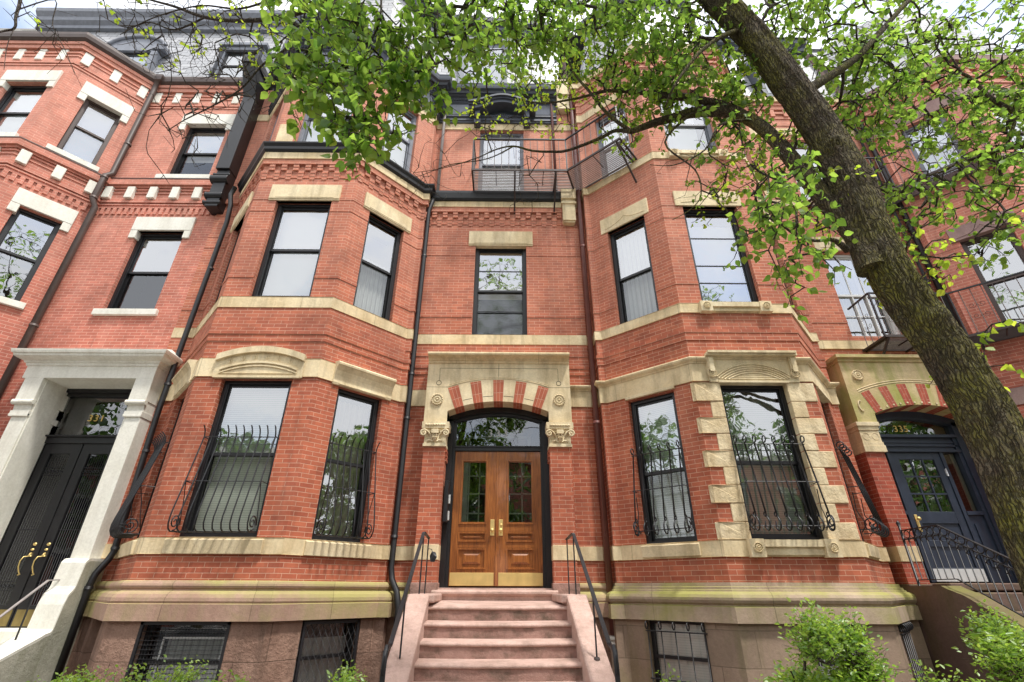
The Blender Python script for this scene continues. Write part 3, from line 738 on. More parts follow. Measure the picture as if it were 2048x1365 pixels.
# plinth and basement
PL3 = [(-.02, 1.748), (.03, 1.748), (.055, 1.735), (.07, 1.71), (.075, 1.685), (.065, 1.66), (.045, 1.65), (.05, 1.63), (.085, 1.615), (.115, 1.59), (.135, 1.55), (.14, 1.51), (.13, 1.485), (.15, 1.478), (.15, 1.292), (.07, 1.292)]
m = M(); m.sweep(LBP[:7]+[(-1.10, 0)], PL3); m.build('plinth', 'mossy brownstone', H3.root)
m = M(); m.sweep([(.75, 0), (1.52, 0)], PL3); m.build('plinth', 'mossy brownstone', H3.root)
H3.wall(0, 1.293, 'red brownstone', 'basement_wall', d=.085, thick=.36)
def pane_in(H, f, s0, s1, z0, z1, col, inner=None, gl='clear basement glass', recess=.05, cov=None):
    m = M(); D = -recess; fw = .05
    for a, b, c, e in ((s0, s0+fw, z0, z1), (s1-fw, s1, z0, z1), (s0+fw, s1-fw, z1-fw, z1), (s0+fw, s1-fw, z0, z0+fw), (s0+fw, s1-fw, (z0+z1)/2-.02, (z0+z1)/2+.02)): m.box(f, a, b, c, e, D-.06, D)
    w = m.build('window', col, H.root)
    m = M(); q = D-.04; m.face([f.P(s0+.02, z0+.02, q), f.P(s1-.02, z0+.02, q), f.P(s1-.02, z1-.02, q), f.P(s0+.02, z1-.02, q)]); m.build('pane', gl, w)
    if cov:
        mat, nm, c0, c1, a0, a1 = cov; m = M(); q = D-.065; m.face([f.P(s0+(s1-s0)*a0, z0+(z1-z0)*c0, q), f.P(s0+(s1-s0)*a1, z0+(z1-z0)*c0, q), f.P(s0+(s1-s0)*a1, z0+(z1-z0)*c1, q), f.P(s0+(s1-s0)*a0, z0+(z1-z0)*c1, q)]); m.build(nm, mat, w)
    m = M(); m.box(f, s0-.1, s1+.1, z0-.1, z1+.1, D-.7, D-.6); m.build('room_interior', 'dark interior', w)
    return w
pane_in(H3, H3.F[2], .38, 1.49, .40, 1.29, 'black paint', cov=('grey folded curtain', 'curtain', 0, .8, .25, 1))
m = M(); f = H3.F[2]
for a, b, c, e in ((.60, .62, .4, 1.10), (1.36, 1.38, .72, 1.10), (.60, 1.38, 1.09, 1.11)): m.box(f, a, b, c, e, -.10, -.08)
m.build('window_frame', 'white sash paint', H3.root)
pane_in(H3, H3.F[3], .42, 1.28, .40, 1.29, 'black paint', cov=('grey folded curtain', 'curtain', 0, .75, .1, .9))
pane_in(H3, H3.F[1], .30, 1.12, .40, 1.29, 'black paint')
mesh_grille(H3, 2, .38, 1.49, .40, 1.285, 'grid'); mesh_grille(H3, 3, .44, 1.26, .40, 1.27, 'diamond')
grille_belly(H3, 2, .44, 1.50, 10); grille_belly(H3, 3, .40, 1.19, 8); grille_belly(H3, 1, .36, 1.15, 8)
# drainpipes
pipe(H3, [(-1.73, -.14, 9.50), (-1.74, -.16, 9.40), (-1.80, -.15, 9.15), (-1.80, -.13, 1.95), (-1.76, -.17, 1.78), (-1.66, -.22, 1.62), (-1.60, -.27, 1.4), (-1.60, -.27, .3)], .048, 'black paint', clips=((-1.80, -.14, 7.9), (-1.80, -.14, 5.2), (-1.80, -.14, 4.35), (-1.80, -.14, 2.4)))
pipe(H3, [(-1.69, -.12, 13.0), (-1.69, -.10, 12.62), (-1.67, -.09, 12.4), (-1.66, -.09, 9.75)], .038, 'galvanised grey pipe')
m = M(); m.tube([(-1.69, -.16, 12.95), (-1.69, -.16, 12.35)], .065, 12); m.build('drainpipe', 'slate blue cornice paint', H3.root)
pipe(H3, [(-6.06, -.42, 9.52), (-6.10, -.42, 9.30), (-6.02, -.42, 9.0), (-6.02, -.36, 8.6), (-6.10, -.30, 5.3), (-6.10, -.30, 4.4), (-6.02, -.30, 2.15), (-6.04, -.34, 2.02), (-6.08, -.43, 1.84), (-6.09, -.45, 1.70), (-6.10, -.44, .2)], .047, 'black paint', clips=((-6.04, -.33, 7.4), (-6.1, -.30, 4.9), (-6.07, -.30, 3.7), (-6.02, -.30, 2.2), (-6.09, -.45, 1.66)))
pipe(H3, [(.68, -.30, 12.98), (.75, -.25, 12.9), (1.03, -.13, 12.82), (1.05, -.10, 12.72), (1.07, -.09, 9.80)], .032, 'oxblood pipe paint')
pipe(H3, [(1.55, -.12, 13.2), (1.565, -.12, 12.8), (1.565, -.12, 1.06)], .052, 'oxblood pipe paint', clips=((1.565, -.12, 8.2), (1.565, -.12, 4.3)))
pipe(H3, [(1.565, -.12, 1.06), (1.565, -.12, .1)], .062, 'white pipe', clips=((1.565, -.12, 1.03), (1.565, -.12, .96)))
# black boxed pilaster at the party wall
m = M(); Y = -.2
def blk(x0, x1, y0, y1, z0, z1): m.wbox(x0, x1, y0, y1, z0, z1)
blk(-6.58, -6.27, -.52, -.1, 10.0, 12.4)
m.hexa([(-6.58, -.1, 12.4), (-6.27, -.1, 12.4), (-6.27, -.1, 13.15), (-6.58, -.1, 13.15), (-6.58, -.52, 12.4), (-6.27, -.52, 12.4), (-6.25, -.92, 13.15), (-6.60, -.92, 13.15)])
blk(-6.62, -6.23, -.95, -.1, 13.15, 13.42)
blk(-6.56, -6.28, -.46, -.1, 8.95, 10.0)
for z, r in ((9.72, .10), (9.25, .08), (9.86, .045), (9.05, .05)):
    m.tube([(-6.60, -.44, z), (-6.24, -.44, z)], r, 14)
m.build('boxed_pilaster', 'black paint', H3.root, .012, 2)

# ---- entrance surround of 333
FP = frame_at(0); dF = .25; cx = -.185
m = M()
R0, R1, zcn = 2.233, 2.64, 2.402
def az(x, R=R0): return zcn+math.sqrt(max(R*R-(x-cx)**2, 0))
xL, xR = -1.075, .705
N = 36; xs = [xL+(xR-xL)*k/N for k in range(N+1)]
for a, b in zip(xs, xs[1:]):
    m.face([FP.P(a, az(a), dF), FP.P(b, az(b), dF), FP.P(b, 5.385, dF), FP.P(a, 5.385, dF)])
    m.face([FP.P(a, az(a), -.09), FP.P(b, az(b), -.09), FP.P(b, az(b), dF), FP.P(a, az(a), dF)])
for a, b in ((-1.48, xL), (xR, 1.11)):
    m.box(FP, a, b, 4.23, 5.385, -.05, dF)
m.face([FP.P(xL, 4.23, -.09), FP.P(xL, 4.23, dF), FP.P(xL, az(xL), dF), FP.P(xL, az(xL), -.09)])
m.face([FP.P(xR, 4.23, -.09), FP.P(xR, 4.23, dF), FP.P(xR, az(xR), dF), FP.P(xR, az(xR), -.09)])
m.face([FP.P(-1.48, 5.385, 0), FP.P(1.11, 5.385, 0), FP.P(1.11, 5.385, dF), FP.P(-1.48, 5.385, dF)])
surround = m.build('entrance_surround', 'buff sandstone carved', H3.root)
m = M(); m.sweep([FP.P(-1.48, 0, dF)[:2], FP.P(1.11, 0, dF)[:2]], [(-.25, 5.37), (.02, 5.37), (.025, 5.41), (.05, 5.42), (.055, 5.44), (.10, 5.46), (.13, 5.465), (.165, 5.475), (.175, 5.50), (.17, 5.53), (.13, 5.545), (-.25, 5.60)])
m.build('hood', 'buff sandstone', surround)
def vous(ang0, ang1, ra, rb, d0, d1, m_, under=True, sub=3):
    for k in range(sub):
        a0, a1 = ang0+(ang1-ang0)*k/sub, ang0+(ang1-ang0)*(k+1)/sub
        def q(r_, a, d): return FP.P(cx+r_*math.sin(a), zcn+r_*math.cos(a), d)
        uvr = [(0.03+(k)*.0655, ra), ((k+1)*.0655, ra), ((k+1)*.0655, rb), (k*.0655, rb)]
        # bricks stand on end: swap so that the bond runs along the radius
        uvs = [(ra+k*.1, k*.0655+.003), (ra+k*.1, (k+1)*.0655+.003), (rb+k*.1, (k+1)*.0655+.003), (rb+k*.1, k*.0655+.003)]
        m_.face([q(ra, a0, d1), q(ra, a1, d1), q(rb, a1, d1), q(rb, a0, d1)], uvs)
        m_.face([q(ra-.003, a0, d0), q(ra-.003, a1, d0), q(ra-.003, a1, d1), q(ra-.003, a0, d1)], [(0, k*.0655), (0, (k+1)*.0655), (d1-d0, (k+1)*.0655), (d1-d0, k*.0655)])
m = M()
for cdeg in (-18.0, -9.05, 0, 9.05, 18.0): vous(RAD(cdeg-2.15), RAD(cdeg+2.15), R0, R1, -.08, dF+.004, m)
m.build('brick_voussoir', 'orange red brick', surround)
m = M()                                            # incised lines, label mould and roundels
def arctube(R, a0, a1, d, r, n=40, zz=0): m.tube([FP.P(cx+R*math.sin(a0+(a1-a0)*k/n), zcn+zz+R*math.cos(a0+(a1-a0)*k/n), d) for k in range(n+1)], r, 5)
arctube(R1+.03, -RAD(20), RAD(20), dF, .010); arctube(R1+.055, -RAD(19.8), RAD(19.8), dF, .006)
for x in (-1.27, .90): patera(m, FP, x, 4.66, .105, dF)
m.build('carved_ornament', 'buff sandstone carved', surround)
m = M()
for a, b in ((-13.5, -11.6), (-6.7, -2.4), (2.4, 6.7), (11.6, 13.5), (-15.6, -11.5), (11.5, 15.6)):
    arctube(R0+.10, RAD(a), RAD(b), dF-.001, .0045, 8)
for a, b, z in ((-1.26, .90, 5.27),): m.box(FP, a, b, z, z+.006, 0, dF+.0015)
for x in (-1.26, .90): m.box(FP, x-.003, x+.003, 5.03, 5.27, 0, dF+.0015)
for x in (-1.265, .905): m.tube([FP.P(x+.042*math.cos(k*math.pi/8), 4.985+.042*math.sin(k*math.pi/8), dF) for k in range(17)], .005, 5)
m.box(FP, cx-.003, cx+.003, 5.06, 5.37, 0, dF+.002)
for a, b in ((-1.48, -1.10), (.73, 1.11)): m.box(FP, a, b, 4.90, 4.905, 0, dF+.0015)
m.build('incised_line', 'stone dust joint', surround)
for a, b, sx in ((-1.44, xL, -1), (xR, 1.07, 1)):   # capitals and brick pilasters
    m = M(); mid = (a+b)/2; w = (b-a)/2
    m.box(FP, mid-w-.0, mid+w+.0, 3.87, 4.05, 0, dF+.015)
    m.box(FP, mid-w-.05, mid+w+.05, 4.12, 4.235, 0, dF+.07); m.box(FP, mid-w-.02, mid+w+.02, 4.06, 4.12, 0, dF+.04)
    m.box(FP, mid-w-.015, mid+w+.015, 3.815, 3.865, 0, dF+.035)
    for k in range(8): m.lathe(FP, mid-w+.03+(2*w-.06)*k/7, 4.178, [(.026, 0), (.022, .012), (.012, .02), (.001, .023)], 8, dF+.07)
    for sg in (-1, 1):
        pts = [(mid+sg*.05, 3.93, dF+.02), (mid+sg*.07, 4.0, dF+.04), (mid+sg*.12, 4.06, dF+.06), (mid+sg*(w-.02), 4.085, dF+.085)]
        sp = spiral(mid+sg*(w+.005), 4.03, .055, .012, math.pi/2, -sg*1.4, 16)
        m.tube([FP.P(*p) for p in pts]+[FP.P(x, z, dF+.09) for x, z in sp], [.016]*4+[.02-.0006*k for k in range(17)], 8)
        m.lathe(FP, mid+sg*(w+.005), 4.03, [(.018, 0), (.012, .03), (.001, .035)], 8, dF+.08)
        m.tube([FP.P(mid+sg*.035, 3.90, dF+.03), FP.P(mid+sg*.08, 3.92, dF+.04), FP.P(mid+sg*.13, 3.90, dF+.03)], .012, 6)
    m.box(FP, mid-.06, mid+.06, 4.03, 4.10, dF, dF+.09); m.box(FP, mid-.045, mid+.045, 3.96, 3.985, dF, dF+.07)
    for sg in (-1, 1): m.lathe(FP, mid+sg*.027, 4.005, [(.024, 0), (.02, .02), (.001, .03)], 10, dF+.05)
    m.tube([FP.P(mid, 3.96, dF+.05), FP.P(mid, 3.92, dF+.055), FP.P(mid, 3.885, dF+.03)], [.035, .03, .008], 8)
    m.build('capital', 'buff sandstone carved', surround)
    m = M(); m.box(FP, a, b, 2.275, 3.815, 0, dF); m.box(FP, a, b, 1.745, 2.055, 0, dF)
    for kz in range(3): m.box(FP, (b if sx < 0 else a)-.02, (b if sx < 0 else a)+.02, 3.74-.07*kz, 3.79-.07*kz, -.1, dF-.06-.03*kz)
    m.build('pilaster', 'orange red brick', surround)
    m = M(); m.box(FP, a-.005, b+.005, 2.055, 2.275, 0, dF+.012); m.build('stone_block', 'buff sandstone', surround, .006)
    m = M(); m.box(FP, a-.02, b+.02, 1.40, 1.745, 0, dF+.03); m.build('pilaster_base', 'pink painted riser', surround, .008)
# frame and doors, plane y = .12
DY = frame_at(.12)
m = M()
def R_(m_, x0, x1, z0, z1, d0=-.06, d1=.0): m_.box(DY, x0, x1, z0, z1, d0, d1)
R_(m, -1.08, -.985, 1.65, 4.40, -.1, .06); R_(m, .615, .71, 1.65, 4.40, -.1, .06); R_(m, -.985, -.935, 1.65, 4.36, -.1, .02); R_(m, .565, .615, 1.65, 4.36, -.1, .02)
R_(m, -.94, .57, 3.835, 3.90, -.08, .03); R_(m, -.95, .58, 3.895, 3.92, -.08, .045)
for a, b in zip(xs, xs[1:]):
    m.hexa([DY.P(a, az(a)-.10, -.1), DY.P(b, az(b)-.10, -.1), DY.P(b, az(b)+.03, -.1), DY.P(a, az(a)+.03, -.1), DY.P(a, az(a)-.10, .06), DY.P(b, az(b)-.10, .06), DY.P(b, az(b)+.03, .06), DY.P(a, az(a)+.03, .06)])
    m.hexa([DY.P(a, az(a)-.15, -.1), DY.P(b, az(b)-.15, -.1), DY.P(b, az(b)-.10, -.1), DY.P(a, az(a)-.10, -.1), DY.P(a, az(a)-.15, .02), DY.P(b, az(b)-.15, .02), DY.P(b, az(b)-.10, .02), DY.P(a, az(a)-.10, .02)])
dfr = m.build('door_frame', 'black paint', H3.root)
m = M()
for a, b in zip(xs[2:-2], xs[3:-2]): m.face([DY.P(a, 3.9, -.03), DY.P(b, 3.9, -.03), DY.P(b, az(b)-.12, -.03), DY.P(a, az(a)-.12, -.03)])
m.build('transom_pane', 'dark door glass', dfr)
text('house_number', '333', .20, 'frosted number', (-.19, .144, 4.10), dfr, .002, 1.35)
m = M()                                            # vestibule seen behind the glass: pale trim and ceiling
for q in ((-.78, .42, 4.20, 4.24), (-.78, -.72, 3.92, 4.24), (.36, .42, 3.92, 4.24)): R_(m, *q, -.50, -.46)
m.build('vestibule_trim', 'white sash paint', dfr)
m = M(); m.box(DY, -1.0, .65, 1.7, 4.6, -1.6, -1.5); m.box(DY, -1.0, -.97, 1.7, 4.6, -1.5, -.1); m.box(DY, .61, .65, 1.7, 4.6, -1.5, -.1); m.box(DY, -1.0, .65, 4.6, 4.65, -1.5, -.1)
m.build('vestibule', 'dark interior', dfr)
def raised(m_, x0, x1, z0, z1, fld=True):
    w = .022                                       # bolection moulding
    for a, b, c, e in ((x0, x0+w, z0, z1), (x1-w, x1, z0, z1), (x0+w, x1-w, z1-w, z1), (x0+w, x1-w, z0, z0+w)): R_(m_, a, b, c, e, -.03, .016)
    w = .036
    for a, b, c, e in ((x0+.022, x0+w, z0+.022, z1-.022), (x1-w, x1-.022, z0+.022, z1-.022), (x0+w, x1-w, z1-w, z1-.022), (x0+w, x1-w, z0+.022, z0+w)): R_(m_, a, b, c, e, -.03, -.004)
    if fld:
        g = .075 if z1-z0 > .2 else .05; gx = .085 if z1-z0 > .2 else .06
        A = [DY.P(x0+gx, z0+g, -.012), DY.P(x1-gx, z0+g, -.012), DY.P(x1-gx, z1-g, -.012), DY.P(x0+gx, z1-g, -.012)]
        h = .03
        B = [DY.P(x0+gx+h*1.6, z0+g+h, .008), DY.P(x1-gx-h*1.6, z0+g+h, .008), DY.P(x1-gx-h*1.6, z1-g-h, .008), DY.P(x0+gx+h*1.6, z1-g-h, .008)]
        m_.face(B)
        for k in range(4): m_.face([A[k], A[(k+1) % 4], B[(k+1) % 4], B[k]])
for x0, x1, gx0, gx1, px0, px1, hx in ((-.93, -.19, -.80, -.365, -.815, -.355, -.255), (-.175, .565, -.01, .425, -.02, .44, -.115)):
    m = M(); zt = 3.825; z0 = 1.70
    R_(m, x0, gx0, z0, zt); R_(m, gx1, x1, z0, zt); R_(m, gx0, gx1, 3.665, zt); R_(m, gx0, gx1, 2.50, 2.625); R_(m, gx0, gx1, 2.255, 2.345); R_(m, gx0, gx1, z0, 1.94)
    R_(m, gx0, gx1, 2.34, 2.505, -.05, -.022); R_(m, gx0, gx1, 1.935, 2.26, -.05, -.022)
    d_ = m.build('door', 'oak veneer', H3.root)
    m = M(); raised(m, gx0-.012, gx1+.012, 2.345, 2.495); raised(m, gx0-.014, gx1+.014, 1.94, 2.25); raised(m, gx0-.012, gx1+.012, 2.615, 3.675, False)
    m.build('panel_moulding', 'oak veneer', d_)
    m = M(); m.face([DY.P(gx0, 2.62, -.028), DY.P(gx1, 2.62, -.028), DY.P(gx1, 3.67, -.028), DY.P(gx0, 3.67, -.028)]); m.build('pane', 'dark door glass', d_)
    m = M(); sh = .10 if x0 < -.5 else 0
    for x in ((gx0+sh+.02), (gx0+gx1)/2+.035+sh/2, gx1+.12): R_(m, x-.011, x+.011, 2.4, 3.8, -.12, -.10)
    for z in (2.80, 3.12, 3.42, 3.70): R_(m, gx0+sh, gx1+.12, z-.011, z+.011, -.12, -.10)
    if x0 < -.5: R_(m, gx0-.08, gx0+sh, 2.4, 3.8, -.12, -.10)
    m.build('inner_door_muntins', 'white sash paint', d_)
    m = M(); R_(m, x0+.012 if x0 < -.5 else x0+.03, x1-.03 if x0 < -.5 else x1-.005, 1.705, 1.89, 0, .006); m.build('kick_plate', 'brass', d_, .002)
    m = M(); R_(m, hx-.034, hx+.034, 2.44, 2.69, 0, .008); m.tube([DY.P(hx, 2.52, .0), DY.P(hx, 2.52, .045)], [.012, .012], 10)
    m.lathe(DY, hx, 2.52, [(.014, 0), (.026, .012), (.030, .026), (.024, .038), (.001, .045)], 16, .03)
    if x0 > -.5: m.lathe(DY, hx+.005, 2.605, [(.020, 0), (.020, .006), (.016, .014), (.001, .016)], 14, .006)
    m.build('door_handle', 'brass', d_, .002)
m = M(); R_(m, -.20, -.165, 1.70, 3.825, -.02, .012); m.build('astragal', 'oak veneer', H3.root, .004)
m = M(); m.wbox(-1.055, -.985, -.16, .06, 2.62, 3.27); m.build('intercom_box', 'black paint', H3.root, .006)
# dark lock fragment on its flank
m = M(); m.wbox(-.984, -.965, -.05, .02, 2.66, 2.80); m.wbox(-.984, -.960, -.05, .0, 2.92, 3.06); m.build('paper_notice', 'white sash paint', H3.root)

# ---- stoop of 333
ang = RAD(2.0)
def rot(x, y): dx, dy = x+.13, y+1.45; return (-.13+dx*math.cos(ang)-dy*math.sin(ang), -1.45+dx*math.sin(ang)+dy*math.cos(ang))
st = empty('stone_stoop', (-.13, -1.45, 0), 'pink painted stone stoop rising to the wooden double doors', 'stoop')
SF = lambda x, y, z: (*rot(x, y), z)
def sbox(m_, x0, x1, y0, y1, z0, z1, z0b=None, z1b=None):
    """box in stoop axes; z may differ at the back (y1)"""
    zb0 = z0 if z0b is None else z0b; zb1 = z1 if z1b is None else z1b
    m_.hexa([SF(x0, y1, zb0), SF(x1, y1, zb0), SF(x1, y1, zb1), SF(x0, y1, zb1), SF(x0, y0, z0), SF(x1, y0, z0), SF(x1, y0, z1), SF(x0, y0, z1)])
# threshold slab
m = M(); m.sweep([(-1.12, -.02), (.75, -.02)], [(0, 1.66), (.36, 1.64), (.385, 1.625), (.385, 1.595), (.36, 1.575), (.33, 1.56), (.33, 1.40), (0, 1.4)]); m.box(FP, -1.07, .70, 1.55, 1.675, -.3, .1)
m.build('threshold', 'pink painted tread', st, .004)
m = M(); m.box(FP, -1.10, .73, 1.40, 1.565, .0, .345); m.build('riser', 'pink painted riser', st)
NS = 9
for k in range(NS):
    yn = -1.43-.31*k; zt = 1.468-.167*k; yb = yn+.31+.06 if k else -.30
    if zt < .05: break
    m = M(); zr = .045 if k == 0 else .012          # tread with bull nose, slightly dished
    x0, x1 = -.995, .765
    n = 14; rows = []
    prof = [(yb, zt+zr), (yn+.04, zt+.002), (yn+.006, zt-.006), (yn-.010, zt-.022), (yn-.004, zt-.040), (yn+.015, zt-.046)]
    for y, z in prof:
        rows.append([SF(x0+(x1-x0)*j/n, y+.004*math.sin(j*1.7+k), z-.007*math.sin(math.pi*j/n)*(1 if k else .4)) for j in range(n+1)])
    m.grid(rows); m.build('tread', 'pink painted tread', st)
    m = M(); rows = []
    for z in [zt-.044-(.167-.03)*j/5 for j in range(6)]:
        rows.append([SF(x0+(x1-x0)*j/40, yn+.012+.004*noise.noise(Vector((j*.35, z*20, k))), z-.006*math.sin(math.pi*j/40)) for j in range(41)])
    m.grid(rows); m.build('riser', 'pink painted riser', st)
for sx, xi, xo in ((-1, -.99, -1.245), (1, .76, 1.005)):
    # cheek wall: level landing part, then sloping with the flight, chamfered on the inside
    m = M(); a, b = (xo, xi) if sx < 0 else (xi, xo)
    sl = .167/.31; ytop = -1.50; zt = 1.575; yend = -4.1; zend = zt+sl*(yend-ytop)+.02
    def zc_(y): return zt if y > ytop else zt+sl*(y-ytop)
    ys = [-.25, -1.44, -1.52, -2.2, -3.0, yend]
    for y0, y1 in zip(ys[1:], ys):
        m.hexa([SF(a, y1, 0), SF(b, y1, 0), SF(b, y1, zc_(y1)), SF(a, y1, zc_(y1)), SF(a, y0, 0), SF(b, y0, 0), SF(b, y0, zc_(y0)), SF(a, y0, zc_(y0))])
    w = m.build('cheek_wall', 'pink painted tread', st, label=None)
    m = M(); xin = xi; xin2 = xi-.085*sx*-1
    # coping with a bevel and pedestal jog at the top
    sbox(m, min(xi+.07*-sx, xo+.02*sx), max(xi+.07*-sx, xo+.02*sx), -1.46, -.25, 1.50, 1.60)
    m.build('coping', 'pink painted tread', st, .02, 2)
    m = M(); zz = -.0
    m.hexa([SF(a-.005, -1.46, 1.555), SF(b+.005, -1.46, 1.555), SF(b+.005, -1.46, 1.60), SF(a-.005, -1.46, 1.60), SF(a-.005, yend, zc_(yend)-.03), SF(b+.005, yend, zc_(yend)-.03), SF(b+.005, yend, zc_(yend)+.025), SF(a-.005, yend, zc_(yend)+.025)])
    m.build('coping', 'pink painted tread', st, .025, 2)
for nm, x, lab in (('handrail', -1.12, 'black iron handrail of the pink stoop with a small lock box clipped to its post'), ('handrail', .885, 'black iron handrail of the pink stoop on the side of the oxblood drainpipe')):
    h = empty(nm, (*rot(x, -1.45), 1.6), lab, 'handrail', 'handrails of the pink stoop')
    m = M()
    top = [(-.82, 2.31), (-1.40, 2.335), (-1.47, 2.32), (-1.56, 2.26), (-3.20, 1.205), (-3.28, 1.19), (-3.34, 1.20), (-3.40, 1.17), (-3.42, 1.05), (-3.42, .30)]
    pts = [Vector(SF(x, y, z)) for y, z in top]
    w = .043
    for p, q in zip(pts, pts[1:]): m.bar(p, q, w, .016)
    m.tube([SF(x, -3.20, 1.205), SF(x, -3.28, 1.19), SF(x, -3.36, 1.205), SF(x, -3.41, 1.14), SF(x, -3.415, 1.0)], .020, 10)
    m.build('rail', 'black iron', h, .003)
    for y, zb, zt_ in ((-.84, 1.60, 2.31), (-1.43, 1.58, 2.33), (-2.55, 1.03, 1.62)):
        m = M(); m.bar(SF(x, y, zb), SF(x, y, zt_), .016); m.build('post', 'black iron', h)
    if x > 0:
        m = M(); m.tube([SF(x, -2.55, 1.02), SF(x, -2.55, 1.04)], [.034, .026], 9); m.build('post_foot', 'rusty iron', h)
m = M(); p = SF(-1.10, -.86, 0)
c = empty('lock_box', (p[0]+.02, p[1]-.03, 1.98), 'small black key lock box hanging from the back post of the left handrail', 'lock box')
m.hexa([(p[0]+.01, p[1]-.0, 2.08), (p[0]+.05, p[1], 2.05), (p[0]+.10, p[1], 2.13), (p[0]+.04, p[1], 2.14), (p[0]+.03, p[1]-.05, 1.99), (p[0]+.10, p[1]-.05, 1.99), (p[0]+.13, p[1]-.05, 2.06), (p[0]+.07, p[1]-.05, 2.10)])
m.build('case', 'black paint', c, .01, 2)
m = M(); m.tube([(p[0]+.06, p[1]-.02, 2.09), (p[0]+.04, p[1]-.02, 2.16), (p[0]-.01, p[1]-.01, 2.17), (p[0]-.02, p[1], 2.10)], .006, 6); m.build('shackle', 'black iron', c)

# ================================================================== HOUSE 335
WY = .09
RBP = [(1.52, .02), (1.66, .02), (1.66, -.22), (1.77, -.22), (2.95, -1.265), (4.84, -1.265), (5.78, -.22), (5.90, -.22), (5.90, WY), (9.0, WY)]
H5 = House('brick_house', 'deep-red brick house with quoined stone window surround, number 335 and a navy blue door', RBP, 'orange red brick', (5.0, 0, 0))
BL, BF, BR, WL = 3, 4, 5, 8
window(H5, BL, .40, 1.23, 2.26, 4.56, WB, (('gblind', 0, 1),), split=.46, glow='insect screen glass')
window(H5, BF, .40, 1.47, 2.27, 4.59, WB, (('gblind', 0, 1),), split=.47)
window(H5, BR, .28, 1.10, 2.27, 4.58, WB, (('gblind', 0, 1),))
window(H5, BL, .37, 1.20, 6.05, 8.29, WB, (('gcurtain', 0, .95),), split=.48, glow='insect screen glass')
window(H5, BF, .40, 1.45, 6.07, 8.29, WB, (('shade', 0, .88),), split=0, muntins=(('h', 7.62), ('h', 6.98), ('h', 6.60)), sill_h=.09)
window(H5, BR, .28, 1.10, 6.07, 8.29, WB, (('shade', 0, 1),))
window(H5, BL, .34, 1.14, 9.78, 11.75, 'grey blue dormer paint', (('shade', .4, 1),), split=.5)
window(H5, BF, .36, 1.44, 9.76, 11.80, 'grey blue dormer paint', (('shade', 0, 1, 0, .8),), split=.5)
window(H5, BR, .28, 1.08, 9.78, 11.80, 'grey blue dormer paint', (('shade', 0, 1),))
window(H5, WL, .96, 2.03, 6.18, 8.27, 'white sash paint', (('curtain', 0, 1, .15, .8),), split=.5, muntins=(('v', 7.28-5.9), ('v', 7.58-5.9), ('h', 6.72)))
window(H5, WL, .96, 2.03, 9.80, 11.80, 'white sash paint', (('shade', 0, 1),))
f = H5.F[WL]; f.ops.append((.56, 2.32, 1.70, 4.62)); f.ops.append((.5, 1.3, .2, 1.06))
for fi, a, b in ((BF, .86, 1.50), (BL, .36, 1.18), (BR, .3, 1.05)): H5.F[fi].ops.append((a, b, .40, 1.29))
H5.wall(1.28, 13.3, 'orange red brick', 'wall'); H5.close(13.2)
SGS = tuple(range(1, 9))
for z0, z1, d, nm in ((2.06, 2.27, .022, 'sill_band'), (4.62, 4.93, .022, 'lintel_band'), (5.886, 6.07, .022, 'sill_band'), (9.575, 9.765, .02, 'sill_band'), (11.95, 12.2, .02, 'lintel_band')):
    H5.band(z0, z1, d, 'buff sandstone', nm, bevel=.004)
m = M()
for z0, z1, d, sg in ((8.30, 8.36, .014, None), (8.00, 8.30, .009, None), (6.48, 6.54, .010, None), (5.50, 5.56, .024, None), (5.36, 5.50, .014, None), (12.55, 12.62, .02, None), (12.72, 12.79, .04, None), (12.87, 13.0, .055, None), (13.0, 13.1, .08, None), (12.30, 12.36, .015, None)):
    H5.band(z0, z1, d, 'orange red brick', 'brick_course', segs=sg)
m = M()
for fi in (3, 4, 5, 8):
    f = H5.F[fi]; k = .2
    while k < f.L-.1: m.box(f, k, k+.11, 12.62, 12.86, 0, .05); k += .34
m.build('corbel_course', 'orange red brick', H5.root)
H5.band(13.1, 13.3, .12, 'buff sandstone', 'coping', bevel=.01)
# string moulding over the ground floor
m = M(); sp = [(-.01, 4.925), (.035, 4.925), (.04, 4.945), (.06, 4.955), (.085, 4.975), (.095, 5.0), (.09, 5.02), (-.01, 5.035)]
m.sweep(RBP[1:5]+[(3.23, -1.265)], sp); m.build('string_course', 'buff sandstone', H5.root); m = M(); m.sweep([(4.60, -1.265)]+RBP[5:9]+[(6.15, WY)], sp); m.build('string_course', 'buff sandstone', H5.root)
m = M(); m.sweep([(1.12, 0), (1.52, 0)], sp); m.build('string_course', 'buff sandstone', H3.root)
